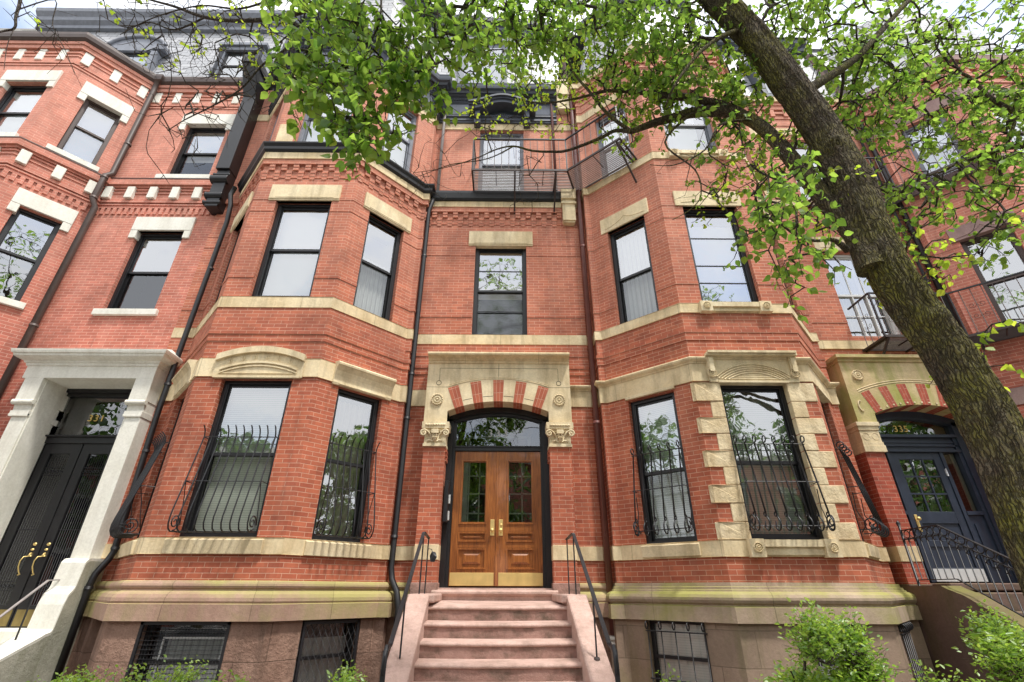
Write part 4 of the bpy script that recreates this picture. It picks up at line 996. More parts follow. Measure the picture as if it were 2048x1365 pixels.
# lintels with a carved ogee line
def ogee(m_, f, a, b, z, d, r=.009):
    pts = []
    for k in range(33):
        u = k/32; x = a+(b-a)*u; v = abs(u-.5)*2
        h = .10*(1-v)**6 + .055*(.5+.5*math.cos(min(1, v)*math.pi)) if v < 1 else 0
        pts.append(f.P(x, z+h, d))
    m_.tube(pts, r, 5)
for fi, a, b in ((BL, .37, 1.20), (BF, .40, 1.45), (BR, .28, 1.10), (WL, .96, 2.03)):
    f = H5.F[fi]; slab(H5, f, a-.14, b+.11, 8.29, 8.665, .035, 'buff sandstone carved')
    m = M(); ogee(m, f, a-.02, b+.02, 8.37, .036); m.build('carved_ornament', 'buff sandstone carved', H5.root)
for fi, a, b in ((BL, .40, 1.23), (BR, .28, 1.10)):
    f = H5.F[fi]; m = M()
    c = [f.P(a-.03, 2.08, 0), f.P(b+.03, 2.08, 0), f.P(b+.03, 2.285, -.10), f.P(a-.03, 2.285, -.10), f.P(a-.03, 2.08, .05), f.P(b+.03, 2.08, .05), f.P(b+.03, 2.24, .06), f.P(a-.03, 2.24, .06)]
    m.hexa(c); m.build('sill', 'buff sandstone carved', H5.root, .006)
    m = M(); m.box(f, a-.03, b+.03, 4.575, 4.63, -.08, .045); m.build('lintel', 'buff sandstone carved', H5.root, .004)
for z0, z1, dz in ((2.06, 2.28, 0), (5.886, 6.075, 0), (9.58, 9.76, 0)):       # bracketed sills with rosette ends on the bay front
    f = H5.F[BF]; m = M(); a, b = .42, 1.44
    m.box(f, a-.08, b+.08, z1-.10, z1-.01, -.08, .09); m.box(f, a-.06, b+.06, z0+.02, z1-.10, 0, .05)
    for s in (a-.0, b+.0):
        m.box(f, s-.10, s+.10, z0-.01, z1, 0, .105); patera(m, f, s, (z0+z1)/2, .062, .105)
    m.build('sill', 'buff sandstone carved', H5.root, .004)
# quoins round the bay window
f = H5.F[BF]; zs = [2.27, 2.504, 2.755, 3.008, 3.26, 3.509, 3.767, 4.021, 4.283, 4.60]
for k in range(9):
    lng = k % 2 == 0
    for sd in (0, 1):
        m = M(); z0, z1 = zs[k]+.003, zs[k+1]-.003
        if sd == 0: a, b = (0 if lng else .20), .405
        else: a, b = 1.465, (1.89 if lng else 1.69)
        dd = .012+random.uniform(0, .010)
        m.box(f, a, b, z0, z1, -.09, dd, f.k0 if (lng and sd == 0) else 0, f.k1 if (lng and sd == 1) else 0)
        if lng and sd == 0: m.box(H5.F[BL], H5.F[BL].L-.06, H5.F[BL].L, z0, z1, -.05, dd, 0, H5.F[BL].k1)
        m.build('quoin_stone', 'quarry faced sandstone', H5.root, .010, 2)
# hood mould over the bay window
m = M(); m.box(f, .25, 1.68, 4.60, 5.05, 0, .04)
m.box(f, .23, 1.70, 5.03, 5.065, 0, .14); m.box(f, .25, 1.68, 5.06, 5.10, 0, .17)
for s in (.30, 1.63):
    m.box(f, s-.055, s+.055, 4.80, 5.04, 0, .085); m.box(f, s-.035, s+.035, 4.76, 5.0, .08, .105); patera(m, f, s, 4.74, .075, .05)
m.box(f, .36, 1.57, 4.99, 5.03, .0, .06)
xc, Rr = .965, .92
for j in range(5):
    R = Rr-.0-.035*j; zc = 4.905-Rr-.002*j
    pts = []
    for k in range(41):
        a = -.70+1.4*k/40; x = xc+R*math.sin(a); z = zc+R*math.cos(a)
        if z > 4.635: pts.append(f.P(x, z, .048))
    m.tube(pts, .0115, 5)
for j in range(4): m.box(f, xc-.45+.07*j, xc+.45-.07*j, 4.645+.035*j, 4.665+.035*j, 0, .052-.003*j)
m.box(f, .38, 1.50, 4.585, 4.62, -.08, .055); m.build('window_hood', 'buff sandstone carved', H5.root, .003)
grille_ring(H5, BF, .40, 1.47, 8); grille_ring(H5, BL, .38, 1.22, 6); grille_ring(H5, BR, .34, 1.02, 4)
# plinth, basement
PL5 = [(-.02, 1.748), (.03, 1.748), (.035, 1.70), (.055, 1.695), (.058, 1.665), (.075, 1.66), (.08, 1.64), (.115, 1.63), (.15, 1.605), (.168, 1.57), (.168, 1.54), (.15, 1.505), (.12, 1.485), (.12, 1.472), (.15, 1.462), (.155, 1.282), (.08, 1.282)]
m = M(); m.sweep(RBP[1:9]+[(6.02, WY)], PL5); m.build('plinth', 'grey brownstone mould', H5.root)
H5.wall(0, 1.283, 'grey brownstone', 'basement_wall', d=.095, thick=.36)
bl = ('bright basement blind', 'blind', 0, 1, .05, .95)
pane_in(H5, H5.F[BL], .36, 1.18, .40, 1.29, 'black paint', cov=bl, recess=-.02); pane_in(H5, H5.F[BF], .86, 1.50, .40, 1.29, 'black paint', cov=bl, recess=-.02); pane_in(H5, H5.F[BR], .30, 1.05, .40, 1.29, 'black paint')
base_ring_grille(H5, BL, .34, 1.20, 5); base_ring_grille(H5, BF, .84, 1.52, 5); base_ring_grille(H5, BR, .28, 1.05, 5)
pane_in(H5, H5.F[WL], .5, 1.3, .2, 1.06, 'black paint', cov=('green grey slatted blind', 'blind', 0, 1, .2, 1))
pipe(H5, [(9.0, -.12+.0, 13.0), (8.97, -.02, 12.4), (8.95, -.02, .3)], .055, 'black paint', clips=((8.95, -.02, 8.8), (8.95, -.02, 10.7)))
pipe(H5, [(8.80, .02, 12.9), (8.80, .02, 6.3)], .03, 'slate blue cornice paint')
# mansard with dormer and rail
RP5 = [(1.66, .0), (1.77, -.22), (2.95, -1.265), (4.84, -1.265), (5.78, -.22), (5.95, WY), (9.0, WY)]
m = M(); m.sweep(RP5, [(.12, 13.30), (.10, 13.33), (-.10, 13.36), (-.62, 16.3)], False); m.build('mansard_roof', 'slate shingles', H5.root)
m = M(); m.sweep(RP5, [(-.60, 16.25), (-.50, 16.3), (-.48, 16.42), (-.38, 16.5), (-.36, 16.65), (-1.2, 16.7)], False); m.face([(1.55, .4, 16.66), (9.0, .4, 16.66), (9.0, 7, 16.66), (1.55, 7, 16.66)]); m.build('roof_cornice', 'slate blue cornice paint', H5.root)
f = H5.F[WL]
m = M(); m.box(f, .9, 2.1, 13.4, 15.1, -.8, .0)
m.tube([f.P(.8, 15.15, -.3), f.P(1.15, 15.38, -.3), f.P(1.5, 15.46, -.3), f.P(1.85, 15.38, -.3), f.P(2.2, 15.15, -.3)], .12, 8); m.build('dormer', 'slate blue cornice paint', H5.root, .01)
m = M(); m.face([f.P(1.05, 13.6, .005), f.P(1.95, 13.6, .005), f.P(1.95, 14.9, .005), f.P(1.05, 14.9, .005)]); m.build('dormer_glass', 'window glass', H5.root)
f = H5.F[BF]; m = M()
m.tube([f.P(.1, 14.0, .0), f.P(1.8, 14.0, .0)], .015, 6); m.tube([f.P(.1, 13.45, .0), f.P(1.8, 13.45, .0)], .012, 6)
for k in range(18): m.tube([f.P(.1+.1*k, 13.4, .0), f.P(.1+.1*k, 14.0, .0)], .007, 5)
m.build('roof_rail', 'black iron', H5.root)

# entrance of 335
c5 = 7.33; F5 = frame_at(0); d5 = .28
R0b, zc5 = 2.30, 4.61-2.30
def az5(x, R=R0b): return zc5+math.sqrt(max(R*R-(x-c5)**2, 0))
xa, xb = 6.46, 8.20; xs5 = [xa+(xb-xa)*k/N for k in range(N+1)]
m = M()
for a, b in zip(xs5, xs5[1:]):
    m.face([F5.P(a, az5(a), d5), F5.P(b, az5(b), d5), F5.P(b, 5.46, d5), F5.P(a, 5.46, d5)])
    m.face([F5.P(a, az5(a), -.12), F5.P(b, az5(b), -.12), F5.P(b, az5(b), d5), F5.P(a, az5(a), d5)])
m.box(F5, 6.12, xa, 4.27, 5.46, -.14, d5); m.box(F5, xb, 8.55, 4.27, 5.46, -.14, d5)
m.box(F5, 6.10, 8.57, 5.44, 5.50, -.12, d5+.03); m.box(F5, 6.05, 8.62, 5.50, 5.56, -.12, d5+.09)
sur5 = m.build('entrance_surround', 'mossy sandstone', H5.root)
m = M(); cx_, zcn_ = c5, zc5
def vous5(a0, a1, m_):
    for k in range(3):
        p0, p1 = a0+(a1-a0)*k/3, a0+(a1-a0)*(k+1)/3
        q = lambda r_, a, d: F5.P(c5+r_*math.sin(a), zc5+r_*math.cos(a), d)
        m_.face([q(R0b, p0, d5+.004), q(R0b, p1, d5+.004), q(R0b+.40, p1, d5+.004), q(R0b+.40, p0, d5+.004)], [(0, k*.0655), (0, (k+1)*.0655), (.4, (k+1)*.0655), (.4, k*.0655)])
        m_.face([q(R0b-.003, p0, -.1), q(R0b-.003, p1, -.1), q(R0b-.003, p1, d5), q(R0b-.003, p0, d5)], [(0, k*.0655), (0, (k+1)*.0655), (.4, (k+1)*.0655), (.4, k*.0655)])
for k in range(6): vous5(RAD(-21.5+k*7.6), RAD(-17.8+k*7.6), m)
m.build('brick_voussoir', 'deep red brick', sur5)
m = M()
for R in (R0b+.435, R0b+.475): m.tube([F5.P(c5+R*math.sin(RAD(-22+44*k/40)), zc5+R*math.cos(RAD(-22+44*k/40)), d5) for k in range(41)], .009, 5)
patera(m, F5, 6.39, 5.17, .10, d5); patera(m, F5, 8.27, 5.17, .10, d5)
m.tube([F5.P(6.25+.03*math.cos(k*.4), 4.50+.02*k/2-.05*math.sin(k*.4), d5+.01) for k in range(16)], .012, 6)
for k in range(12): m.box(F5, c5-.75+.13*k, c5-.72+.13*k, az5(c5-.73+.13*k)+.03, az5(c5-.73+.13*k)+.055, d5, d5+.012)
m.build('carved_ornament', 'buff sandstone carved', sur5)
for a, b in ((6.06, 6.42), (8.22, 8.58)):
    m = M(); m.box(F5, a-.02, b+.02, 4.20, 4.27, -.12, d5+.05); m.box(F5, a, b, 4.13, 4.20, -.12, d5+.03); m.box(F5, a+.01, b-.01, 3.92, 4.13, -.12, d5+.015); m.box(F5, a, b, 3.86, 3.92, -.12, d5+.025); m.box(F5, a-.01, b+.01, 3.75, 3.86, -.12, d5+.035)
    for x in (a+.10, b-.10): m.tube([F5.P(x+.06*math.cos(k*.4), 4.02+.06*math.sin(k*.4), d5+.016) for k in range(15)], .006, 5)
    m.build('capital', 'buff sandstone carved', sur5, .004)
    m = M(); m.box(F5, a, b-.03 if a < 7 else b, 2.275, 3.75, -.12, d5); m.box(F5, a, b-.03 if a < 7 else b, 1.745, 2.055, -.12, d5); m.build('pilaster', 'deep red brick', sur5)
    m = M(); m.box(F5, a-.005, b-.025, 2.055, 2.275, -.12, d5+.012); m.build('stone_block', 'buff sandstone', sur5, .004)
    m = M(); m.box(F5, a-.02, b, 1.2, 1.745, -.12, d5+.02); m.build('pilaster_base', 'dark brown stoop stone', sur5, .006)
DY5 = frame_at(.14); m = M()
def B5(m_, x0, x1, z0, z1, d0=-.08, d1=0.): m_.box(DY5, x0, x1, z0, z1, d0, d1)
B5(m, 6.46, 6.56, 1.75, 4.40, -.1, .06); B5(m, 8.08, 8.20, 1.75, 4.40, -.1, .06); B5(m, 8.02, 8.08, 1.75, 4.2, -.1, .03)
B5(m, 6.55, 8.09, 4.12, 4.17, -.08, .07); B5(m, 6.55, 8.09, 3.98, 4.12); B5(m, 6.60, 8.02, 4.03, 4.05, -.05, .02); B5(m, 6.55, 8.09, 3.96, 3.985, -.05, .03); B5(m, 6.55, 8.09, 3.86, 3.90, -.08, .05); B5(m, 6.55, 8.09, 3.90, 3.96)
B5(m, 6.74, 6.80, 1.78, 3.87, -.08, .02); B5(m, 7.69, 7.75, 1.78, 3.87, -.08, .02)
B5(m, 7.75, 8.03, 1.78, 2.80, -.08, -.01); B5(m, 7.75, 8.03, 2.80, 2.86, -.05, .03); B5(m, 7.82, 7.96, 2.0, 2.66, -.02, .01); B5(m, 6.56, 6.74, 1.78, 2.80, -.08, -.01); B5(m, 6.56, 6.74, 2.80, 2.86, -.05, .03)
for a, b in zip(xs5, xs5[1:]):
    m.hexa([DY5.P(a, az5(a)-.13, -.1), DY5.P(b, az5(b)-.13, -.1), DY5.P(b, az5(b)+.03, -.1), DY5.P(a, az5(a)+.03, -.1), DY5.P(a, az5(a)-.13, .06), DY5.P(b, az5(b)-.13, .06), DY5.P(b, az5(b)+.03, .06), DY5.P(a, az5(a)+.03, .06)])
fr5 = m.build('door_frame', 'navy paint', H5.root)
m = M()
for a, b in zip(xs5[2:-2], xs5[3:-2]): m.face([DY5.P(a, 4.15, -.03), DY5.P(b, 4.15, -.03), DY5.P(b, az5(b)-.1, -.03), DY5.P(a, az5(a)-.1, -.03)])
m.face([DY5.P(7.75, 2.84, -.05), DY5.P(8.03, 2.84, -.05), DY5.P(8.03, 3.88, -.05), DY5.P(7.75, 3.88, -.05)]); m.face([DY5.P(6.56, 2.84, -.05), DY5.P(6.74, 2.84, -.05), DY5.P(6.74, 3.88, -.05), DY5.P(6.56, 3.88, -.05)])
m.build('transom_pane', 'dark door glass', fr5)
m = M(); B5(m, 7.96, 8.03, 2.86, 3.86, -.10, -.08); B5(m, 6.60, 6.70, 2.86, 3.86, -.10, -.08); m.build('curtain', 'beige folded curtain', fr5)
text('house_number', '335', .17, 'gold leaf', (7.19, .160, 4.24), fr5, .004, 1.1)
m = M(); B5(m, 6.5, 8.2, 1.7, 4.7, -1.3, -1.2); B5(m, 6.46, 6.5, 1.7, 4.7, -1.2, -.1); B5(m, 8.16, 8.2, 1.7, 4.7, -1.2, -.1); m.build('vestibule', 'dark interior', fr5)
m = M(); x0, x1 = 6.80, 7.69; g0, g1 = 6.935, 7.565
for q in ((x0, g0, 1.785, 3.86), (g1, x1, 1.785, 3.86), (g0, g1, 3.73, 3.86), (g0, g1, 2.66, 2.85), (g0, g1, 1.785, 1.99), (g0, g1, 2.30, 2.40)): B5(m, *q, -.05, 0)
B5(m, g0, g1, 1.98, 2.66, -.05, -.02)
d_ = m.build('door', 'navy paint', H5.root, .004)
m = M()
for k in (1, 2): B5(m, g0+(g1-g0)*k/3-.012, g0+(g1-g0)*k/3+.012, 2.85, 3.73, -.03, -.004); B5(m, g0, g1, 2.85+.88*k/3-.012, 2.85+.88*k/3+.012, -.03, -.003)
m.build('muntins', 'navy paint', d_)
m = M(); m.face([DY5.P(g0, 2.85, -.02), DY5.P(g1, 2.85, -.02), DY5.P(g1, 3.73, -.02), DY5.P(g0, 3.73, -.02)]); m.build('pane', 'window glass', d_)
m = M(); B5(m, x0+.04, x1-.03, 1.79, 1.975, 0, .006); m.build('kick_plate', 'polished steel', d_)
m = M(); B5(m, 6.845, 6.895, 2.53, 2.80, 0, .01); m.lathe(DY5, 6.87, 2.73, [(.012, 0), (.030, .02), (.032, .035), (.02, .05), (.001, .055)], 14, .03); m.build('door_handle', 'brass', d_, .003)
m = M(); B5(m, 7.675, 7.70, 3.45, 3.56, 0, .018); m.tube([DY5.P(7.69, 3.44, .02), DY5.P(7.69, 3.57, .02)], .010, 8); m.build('hinge', 'polished steel', d_)

s5 = empty('stone_stoop', (7.2, -1.5, 0), 'dark brown stone stoop below the navy blue door, its steps behind a scrolled iron rail', 'stoop')
m = M(); m.wbox(6.06, 8.5, -.90, .05, 0, 1.64); m.wbox(6.40, 8.3, -.62, .14, 1.66, 1.76); m.build('landing', 'dark brown stoop stone', s5, .015)
m = M(); prof5 = [(.05, 0), (.05, 1.72), (-.92, 1.72), (-.98, 1.69), (-1.25, 1.60), (-3.9, .15), (-3.9, 0)]
for xx in ((6.02, 6.30), (8.30, 8.55)):
    m = M(); A = [(xx[0], y, z) for y, z in prof5]; Bq = [(xx[1], y, z) for y, z in prof5]
    m.face(A); m.face(Bq[::-1])
    for k in range(len(A)): m.face([A[k], A[(k+1) % len(A)], Bq[(k+1) % len(A)], Bq[k]])
    m.build('cheek_wall', 'dark brown stoop stone', s5)
for k in range(8):
    m = M(); m.wbox(6.30, 8.30, -.95-.31*(k+1), -.94-.31*k, 0, 1.60-.185*(k+1)); m.build('step', 'dark brown stoop stone', s5, .012)
h5 = empty('handrail', (6.16, -.7, 1.7), 'black wrought iron railing with ring frieze along the dark brown stoop of the navy door', 'handrail')
m = M(); X = 6.12
pl = [(-.42, 2.48), (-1.12, 2.50), (-2.7, 1.62)]
def lerp_rail(y, off=0):
    if y > -1.12: return 2.49+off
    return 2.50+(y+1.12)*(.88/1.58)+off
m = M()
for off, w in ((0, .035), (-.13, .02)): 
    m.bar((X, -.42, 2.49+off), (X, -1.12, 2.49+off), w, .014); m.bar((X, -1.12, 2.49+off), (X, -2.9, lerp_rail(-2.9, off)), w, .014)
m.bar((X, -.42, 1.80), (X, -1.12, 1.80), .02, .012); m.bar((X, -1.12, 1.80), (X, -2.9, 1.80-(1.78)*(.88/1.58)), .02, .012)
m.build('rail', 'black iron', h5)
m = M(); m.tube([(X, -.40, 1.70), (X, -.40, 2.55)], .018, 8); m.tube([(X, -.40, 2.55), (X, -.40, 2.60), (X, -.40, 2.64)], [.018, .032, .004], 10); m.tube([(X, -2.9, .5), (X, -2.9, 1.60)], .018, 8); m.build('post', 'black iron', h5)
for k in range(21):
    y = -.50-.115*k; m = M(); zt = lerp_rail(y, -.12); zb = 1.80 if y > -1.12 else 1.80+(y+1.12)*(.88/1.58)
    m.tube([(X, y, zb), (X, y, zt)], .0075, 5)
    m.tube([(X, y+.055*math.cos(a), zt+.055+.052*math.sin(a)) for a in [2*math.pi*j/12 for j in range(13)]], .007, 5)
    m.tube([(X, y, zt-.02), (X-.05, y+.01, zt-.0), (X-.07, y+.03, zt-.05), (X-.03, y+.04, zt-.07)], [.008, .010, .010, .006], 5)
    m.build('baluster', 'black iron', h5)

# ================================================================== HOUSE 331
P1 = [(-12.15, -1.26), (-10.16, -1.26), (-9.22, -.21), (-9.14, -.21), (-9.14, -.15), (-6.42, -.15)]
H1 = House('brick_house', 'rose-red brick house with cream stone lintels, white portal numbered 331 and a grey slate mansard', P1, 'rose brick', (-8.5, 0, 0))
BLk = 'black paint'
window(H1, 0, .76, 1.74, 10.12, 11.82, BLk, (('blind', 0, 1),), split=.5)
window(H1, 0, .76, 1.74, 6.52, 8.49, BLk, (('gcurtain', 0, .3),), split=.5)
window(H1, 1, .46, 1.16, 10.12, 11.86, 'copper brown metal', (('blind', 0, 1),), split=.52)
window(H1, 1, .42, 1.14, 6.52, 8.49, BLk, (), split=.5)
window(H1, 4, 1.17, 2.17, 10.14, 11.86, BLk, (('blind', .42, 1),), split=.5, glow='insect screen glass')
window(H1, 4, 1.12, 2.14, 6.52, 8.50, BLk, (), split=.5, glow='insect screen glass')
window(H1, 1, .42, 1.14, 2.4, 4.7, BLk, ())
f1 = H1.F[4]; f1.ops.append((.62, 2.72, 1.0, 5.05))
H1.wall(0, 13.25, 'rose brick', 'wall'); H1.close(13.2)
def footlint(f, a, b, zt, cream='cream painted stone'):
    m = M(); m.box(f, a-.14, b+.14, zt-.0, zt+.36, -.09, .045)
    m.box(f, a-.14, a+.005, zt-.20, zt, -.09, .04); m.box(f, b-.005, b+.14, zt-.20, zt, -.09, .04)
    m.build('lintel', cream, H1.root, .006)
for i, a, b in ((0, .76, 1.74), (1, .46, 1.14), (4, 1.14, 2.15)):
    footlint(H1.F[i], a, b, 11.84); footlint(H1.F[i], a, b, 8.50)
    for z in (10.12, 6.52): slab(H1, H1.F[i], a-.13, b+.10, z-.13, z, .07, 'cream painted stone', 'sill')
m = M()
for z0, z1, d in ((9.76, 9.925, .10), (9.71, 9.76, .05), (9.64, 9.68, .03), (9.55, 9.59, .02), (9.28, 9.34, .035), (9.21, 9.25, .02), (13.0, 13.12, .06), (13.12, 13.25, .09), (12.86, 12.90, .03), (12.76, 12.80, .02), (12.50, 12.55, .03), (12.42, 12.46, .018)):
    H1.band(z0, z1, d, 'rose brick', 'brick_course')
m = M(); H1.band(9.925, 9.945, .11, None, '', m=m); m.build('flashing', 'copper brown metal', H1.root)
m = M()
for i in (0, 1, 4):
    f = H1.F[i]; n = int(f.L/.128)
    for k in range(n): m.box(f, k*f.L/n+.0, k*f.L/n+.075, 8.95, 9.12, -.0, .03)
H1.band(9.12, 9.14, .03, None, '', m=m)
m.build('dentil_row', 'rose brick', H1.root)
for i in (0, 1, 4):                                          # projecting cream blocks, two rows
    f = H1.F[i]; st_ = .50 if i != 1 else .53; s = {0: .02, 1: .06, 4: .03}[i]
    while s < f.L:
        e = min(s+.17, f.L)
        for z0, z1, d in ((9.385, 9.712, .085), (12.62, 12.99, .035)):
            m = M(); m.box(f, s, e, z0, z1, -.02, d); m.build('stone_block', 'cream painted stone', H1.root, .01)
        s += st_ if i != 1 else .56
m = M(); m.sweep(P1, [(-.02, 13.22), (.10, 13.22), (.16, 13.27), (.18, 13.36), (.18, 13.44), (.13, 13.46), (-.02, 13.47)]); m.build('gutter', 'copper brown metal', H1.root)
PM = [(-14.4, -.12), (-6.42, -.12)]
m = M(); m.sweep(PM, [(.0, 13.40), (-.10, 13.5), (-.62, 16.75)], False)
m.face([(-14.4, -.12, 13.4), (-14.4, .5, 16.75), (-14.4, 7, 16.75), (-14.4, 7, 13.4)]); m.face([(-14.4, -1.26, 13.42), (-6.42, -1.26, 13.42), (-6.42, 7, 13.42), (-14.4, 7, 13.42)] if False else [(-12.15, -.1, 13.40), (-12.15, -1.3, 13.40), (-10.15, -1.3, 13.40), (-9.2, -.1, 13.40)]); m.build('mansard_roof', 'slate shingles', H1.root)
m = M(); m.sweep(PM, [(-.60, 16.70), (-.50, 16.72), (-.50, 16.86), (-.40, 16.95), (-.38, 17.08), (-.28, 17.2), (-.26, 17.32), (-1.4, 17.36)], False); m.face([(-14.4, .4, 17.3), (-6.42, .4, 17.3), (-6.42, 7, 17.3), (-14.4, 7, 17.3)])
m.build('roof_cornice', 'grey blue dormer paint', H1.root)
def dormer1(f, a, b, z0, z1, d, arch):
    m = M(); n = 16; pts = []
    m.box(f, a-.16, a, z0, z1, d-.9, d); m.box(f, b, b+.16, z0, z1, d-.9, d); m.box(f, a, b, z1-.02, z1+.12, d-.9, d+.02)
    m.box(f, a-.20, a-.12, z1-.1, z1+.0, d, d+.06)
    if arch:
        R = (b-a)/2+.35; cxs = (a+b)/2
        for k in range(n+1):
            t_ = math.pi*(.08+.84*k/n); pts.append((cxs+R*math.cos(t_), z1+.1+R*.62*math.sin(t_)))
        for p, q in zip(pts, pts[1:]):
            m.hexa([f.P(p[0], z1+.1, d-.9), f.P(q[0], z1+.1, d-.9), f.P(q[0], q[1], d-.9), f.P(p[0], p[1], d-.9), f.P(p[0], z1+.1, d), f.P(q[0], z1+.1, d), f.P(q[0], q[1], d), f.P(p[0], p[1], d)])
        m.tube([f.P(p[0], p[1], d+.02) for p in pts], .05, 8)
    else:
        m.box(f, a-.2, b+.2, z1+.12, z1+.22, d-.9, d+.08); m.tube([f.P(a-.08, z1+.05, d), f.P(a-.08, z0, d)], .05, 8); m.tube([f.P(b+.08, z1+.05, d), f.P(b+.08, z0, d)], .05, 8)
    dd = m.build('dormer', 'grey blue dormer paint', H1.root)
    m = M(); m.face([f.P(a, z0, d-.08), f.P(b, z0, d-.08), f.P(b, z1, d-.08), f.P(a, z1, d-.08)]); m.build('pane', 'window glass', dd)
    m = M(); zm = (z0+z1)/2
    for q in ((a, a+.05, z0, z1), (b-.05, b, z0, z1), (a, b, z1-.05, z1), (a, b, zm-.025, zm+.025)): m.box(f, *q, d-.1, d-.05)
    m.build('sash', 'black paint', dd)
    m = M(); m.face([f.P(a, zm, d-.2), f.P(b, zm, d-.2), f.P(b, z1, d-.2), f.P(a, z1, d-.2)]); m.build('roller_shade', 'white roller shade', dd)
DF1 = frame_at(-.05)
dormer1(DF1, -10.95, -10.0, 13.7, 14.95, .0, True); dormer1(DF1, -7.93, -7.0, 13.75, 15.0, .02, False)
# chimney stack
m = M(); m.wbox(-17.3, -15.4, 1.2, 2.2, 13, 17.75); m.wbox(-17.4, -15.3, 1.1, 2.3, 17.75, 17.9); m.build('chimney', 'concrete', H1.root, .01)
m = M()
for x in (-16.95, -16.45, -15.95): m.tube([(x, 1.6, 17.85), (x, 1.6, 18.3)], [.12, .10], 10)
m.build('chimney_pot', 'copper brown metal', H1.root)
pipe(H1, [(-9.10, -.30, 13.25), (-9.09, -.29, 12.9), (-9.06, -.27, 10.05), (-9.10, -.36, 9.9), (-9.10, -.36, 9.2), (-9.06, -.27, 9.05), (-9.05, -.27, .3)], .062, 'copper brown metal', clips=((-9.06, -.27, 11.0), (-9.10, -.36, 9.85), (-9.10, -.36, 9.25), (-9.05, -.27, 6.1)))
# white portal
WPm = 'cream painted stone'
m = M(); pf = [(-.40, 4.93), (.0, 4.93), (.0, 5.15), (.02, 5.16), (.03, 5.20), (.05, 5.21), (.06, 5.24), (.12, 5.26), (.17, 5.29), (.18, 5.33), (.20, 5.335), (.21, 5.37), (.215, 5.40), (-.35, 5.70)]
pth = [(-8.53, -.15), (-8.53, -.5), (-6.24, -.5), (-6.24, -.15)]
m.sweep(pth, [(d, z) for d, z in pf if d >= 0], True)
q = [(-8.745, -.715, 5.40), (-6.025, -.715, 5.40), (-6.35, -.15, 5.66), (-8.49, -.15, 5.66)]; m.face(q)
m.face([(-8.745, -.715, 5.40), (-8.49, -.15, 5.66), (-8.745, -.15, 5.40)]); m.face([(-6.025, -.715, 5.40), (-6.35, -.15, 5.66), (-6.025, -.15, 5.40)])
m.face([(-8.53, -.5, 4.93), (-6.24, -.5, 4.93), (-6.24, .1, 4.93), (-8.53, .1, 4.93)])
por = m.build('entrance_surround', WPm, H1.root)
PF = frame_at(-.15)
for a, b in ((-8.47, -8.15), (-6.54, -6.235)):
    m = M(); m.box(PF, a, b, 4.52, 4.93, -.3, .35); m.box(PF, a+.04, b-.01, 1.95, 4.24, -.3, .30); m.box(PF, a, b, 4.24, 4.34, -.3, .33)
    n = 10; rows = []
    for k in range(n+1):
        u = k/n; z = 4.52-.18*u; d = .345-.04*math.sin(u*math.pi/2); rows.append([PF.P(a+.01, z, d), PF.P(b-.01, z, d)])
    m.grid(rows)
    m.tube([PF.P(a-.015, 4.49, .335), PF.P(b+.015, 4.49, .335)], .045, 14); m.tube([PF.P(a, 4.27, .31), PF.P(b, 4.27, .31)], .022, 10); m.box(PF, a+.01, b-.01, 4.33, 4.52, -.3, .30)
    m.build('pilaster', WPm, por, .004)
D1 = frame_at(.08); m = M()
def B1(m_, x0, x1, z0, z1, d0=-.1, d1=0.): m_.box(D1, x0, x1, z0, z1, d0, d1)
B1(m, -8.50, -8.28, 1.1, 5.05, -.1, .06); B1(m, -6.72, -6.40, 1.1, 5.05, -.1, .06); B1(m, -8.3, -6.7, 4.86, 5.06, -.1, .06); B1(m, -8.28, -8.16, 1.1, 4.86, -.1, .02); B1(m, -6.84, -6.72, 1.1, 4.86, -.1, .02); B1(m, -8.2, -6.8, 3.92, 4.06, -.1, .03); B1(m, -8.2, -6.8, 4.03, 4.06, -.1, .07); B1(m, -8.2, -6.8, 4.80, 4.88, -.1, .02)
fr1 = m.build('door_frame', 'black paint', H1.root, .004)
for xa_, xb_ in ((-8.46, -8.14), (-6.55, -6.26)):
    m = M(); m.box(PF, xa_, xb_, 1.13, 4.93, -.14, .27); m.build('jamb', WPm, por)
m = M(); m.face([D1.P(-8.16, 4.06, -.04), D1.P(-6.84, 4.06, -.04), D1.P(-6.84, 4.82, -.04), D1.P(-8.16, 4.82, -.04)]); m.build('transom_pane', 'dark door glass', fr1)
text('house_number', '331', .17, 'gold leaf', (-7.48, .110, 4.34), fr1, .004, 1.25)
m = M(); B1(m, -8.5, -6.4, 1.0, 5.1, -1.2, -1.1); B1(m, -8.5, -8.45, 1, 5.1, -1.1, -.1); B1(m, -6.45, -6.4, 1, 5.1, -1.1, -.1); m.build('vestibule', 'dark interior', fr1)
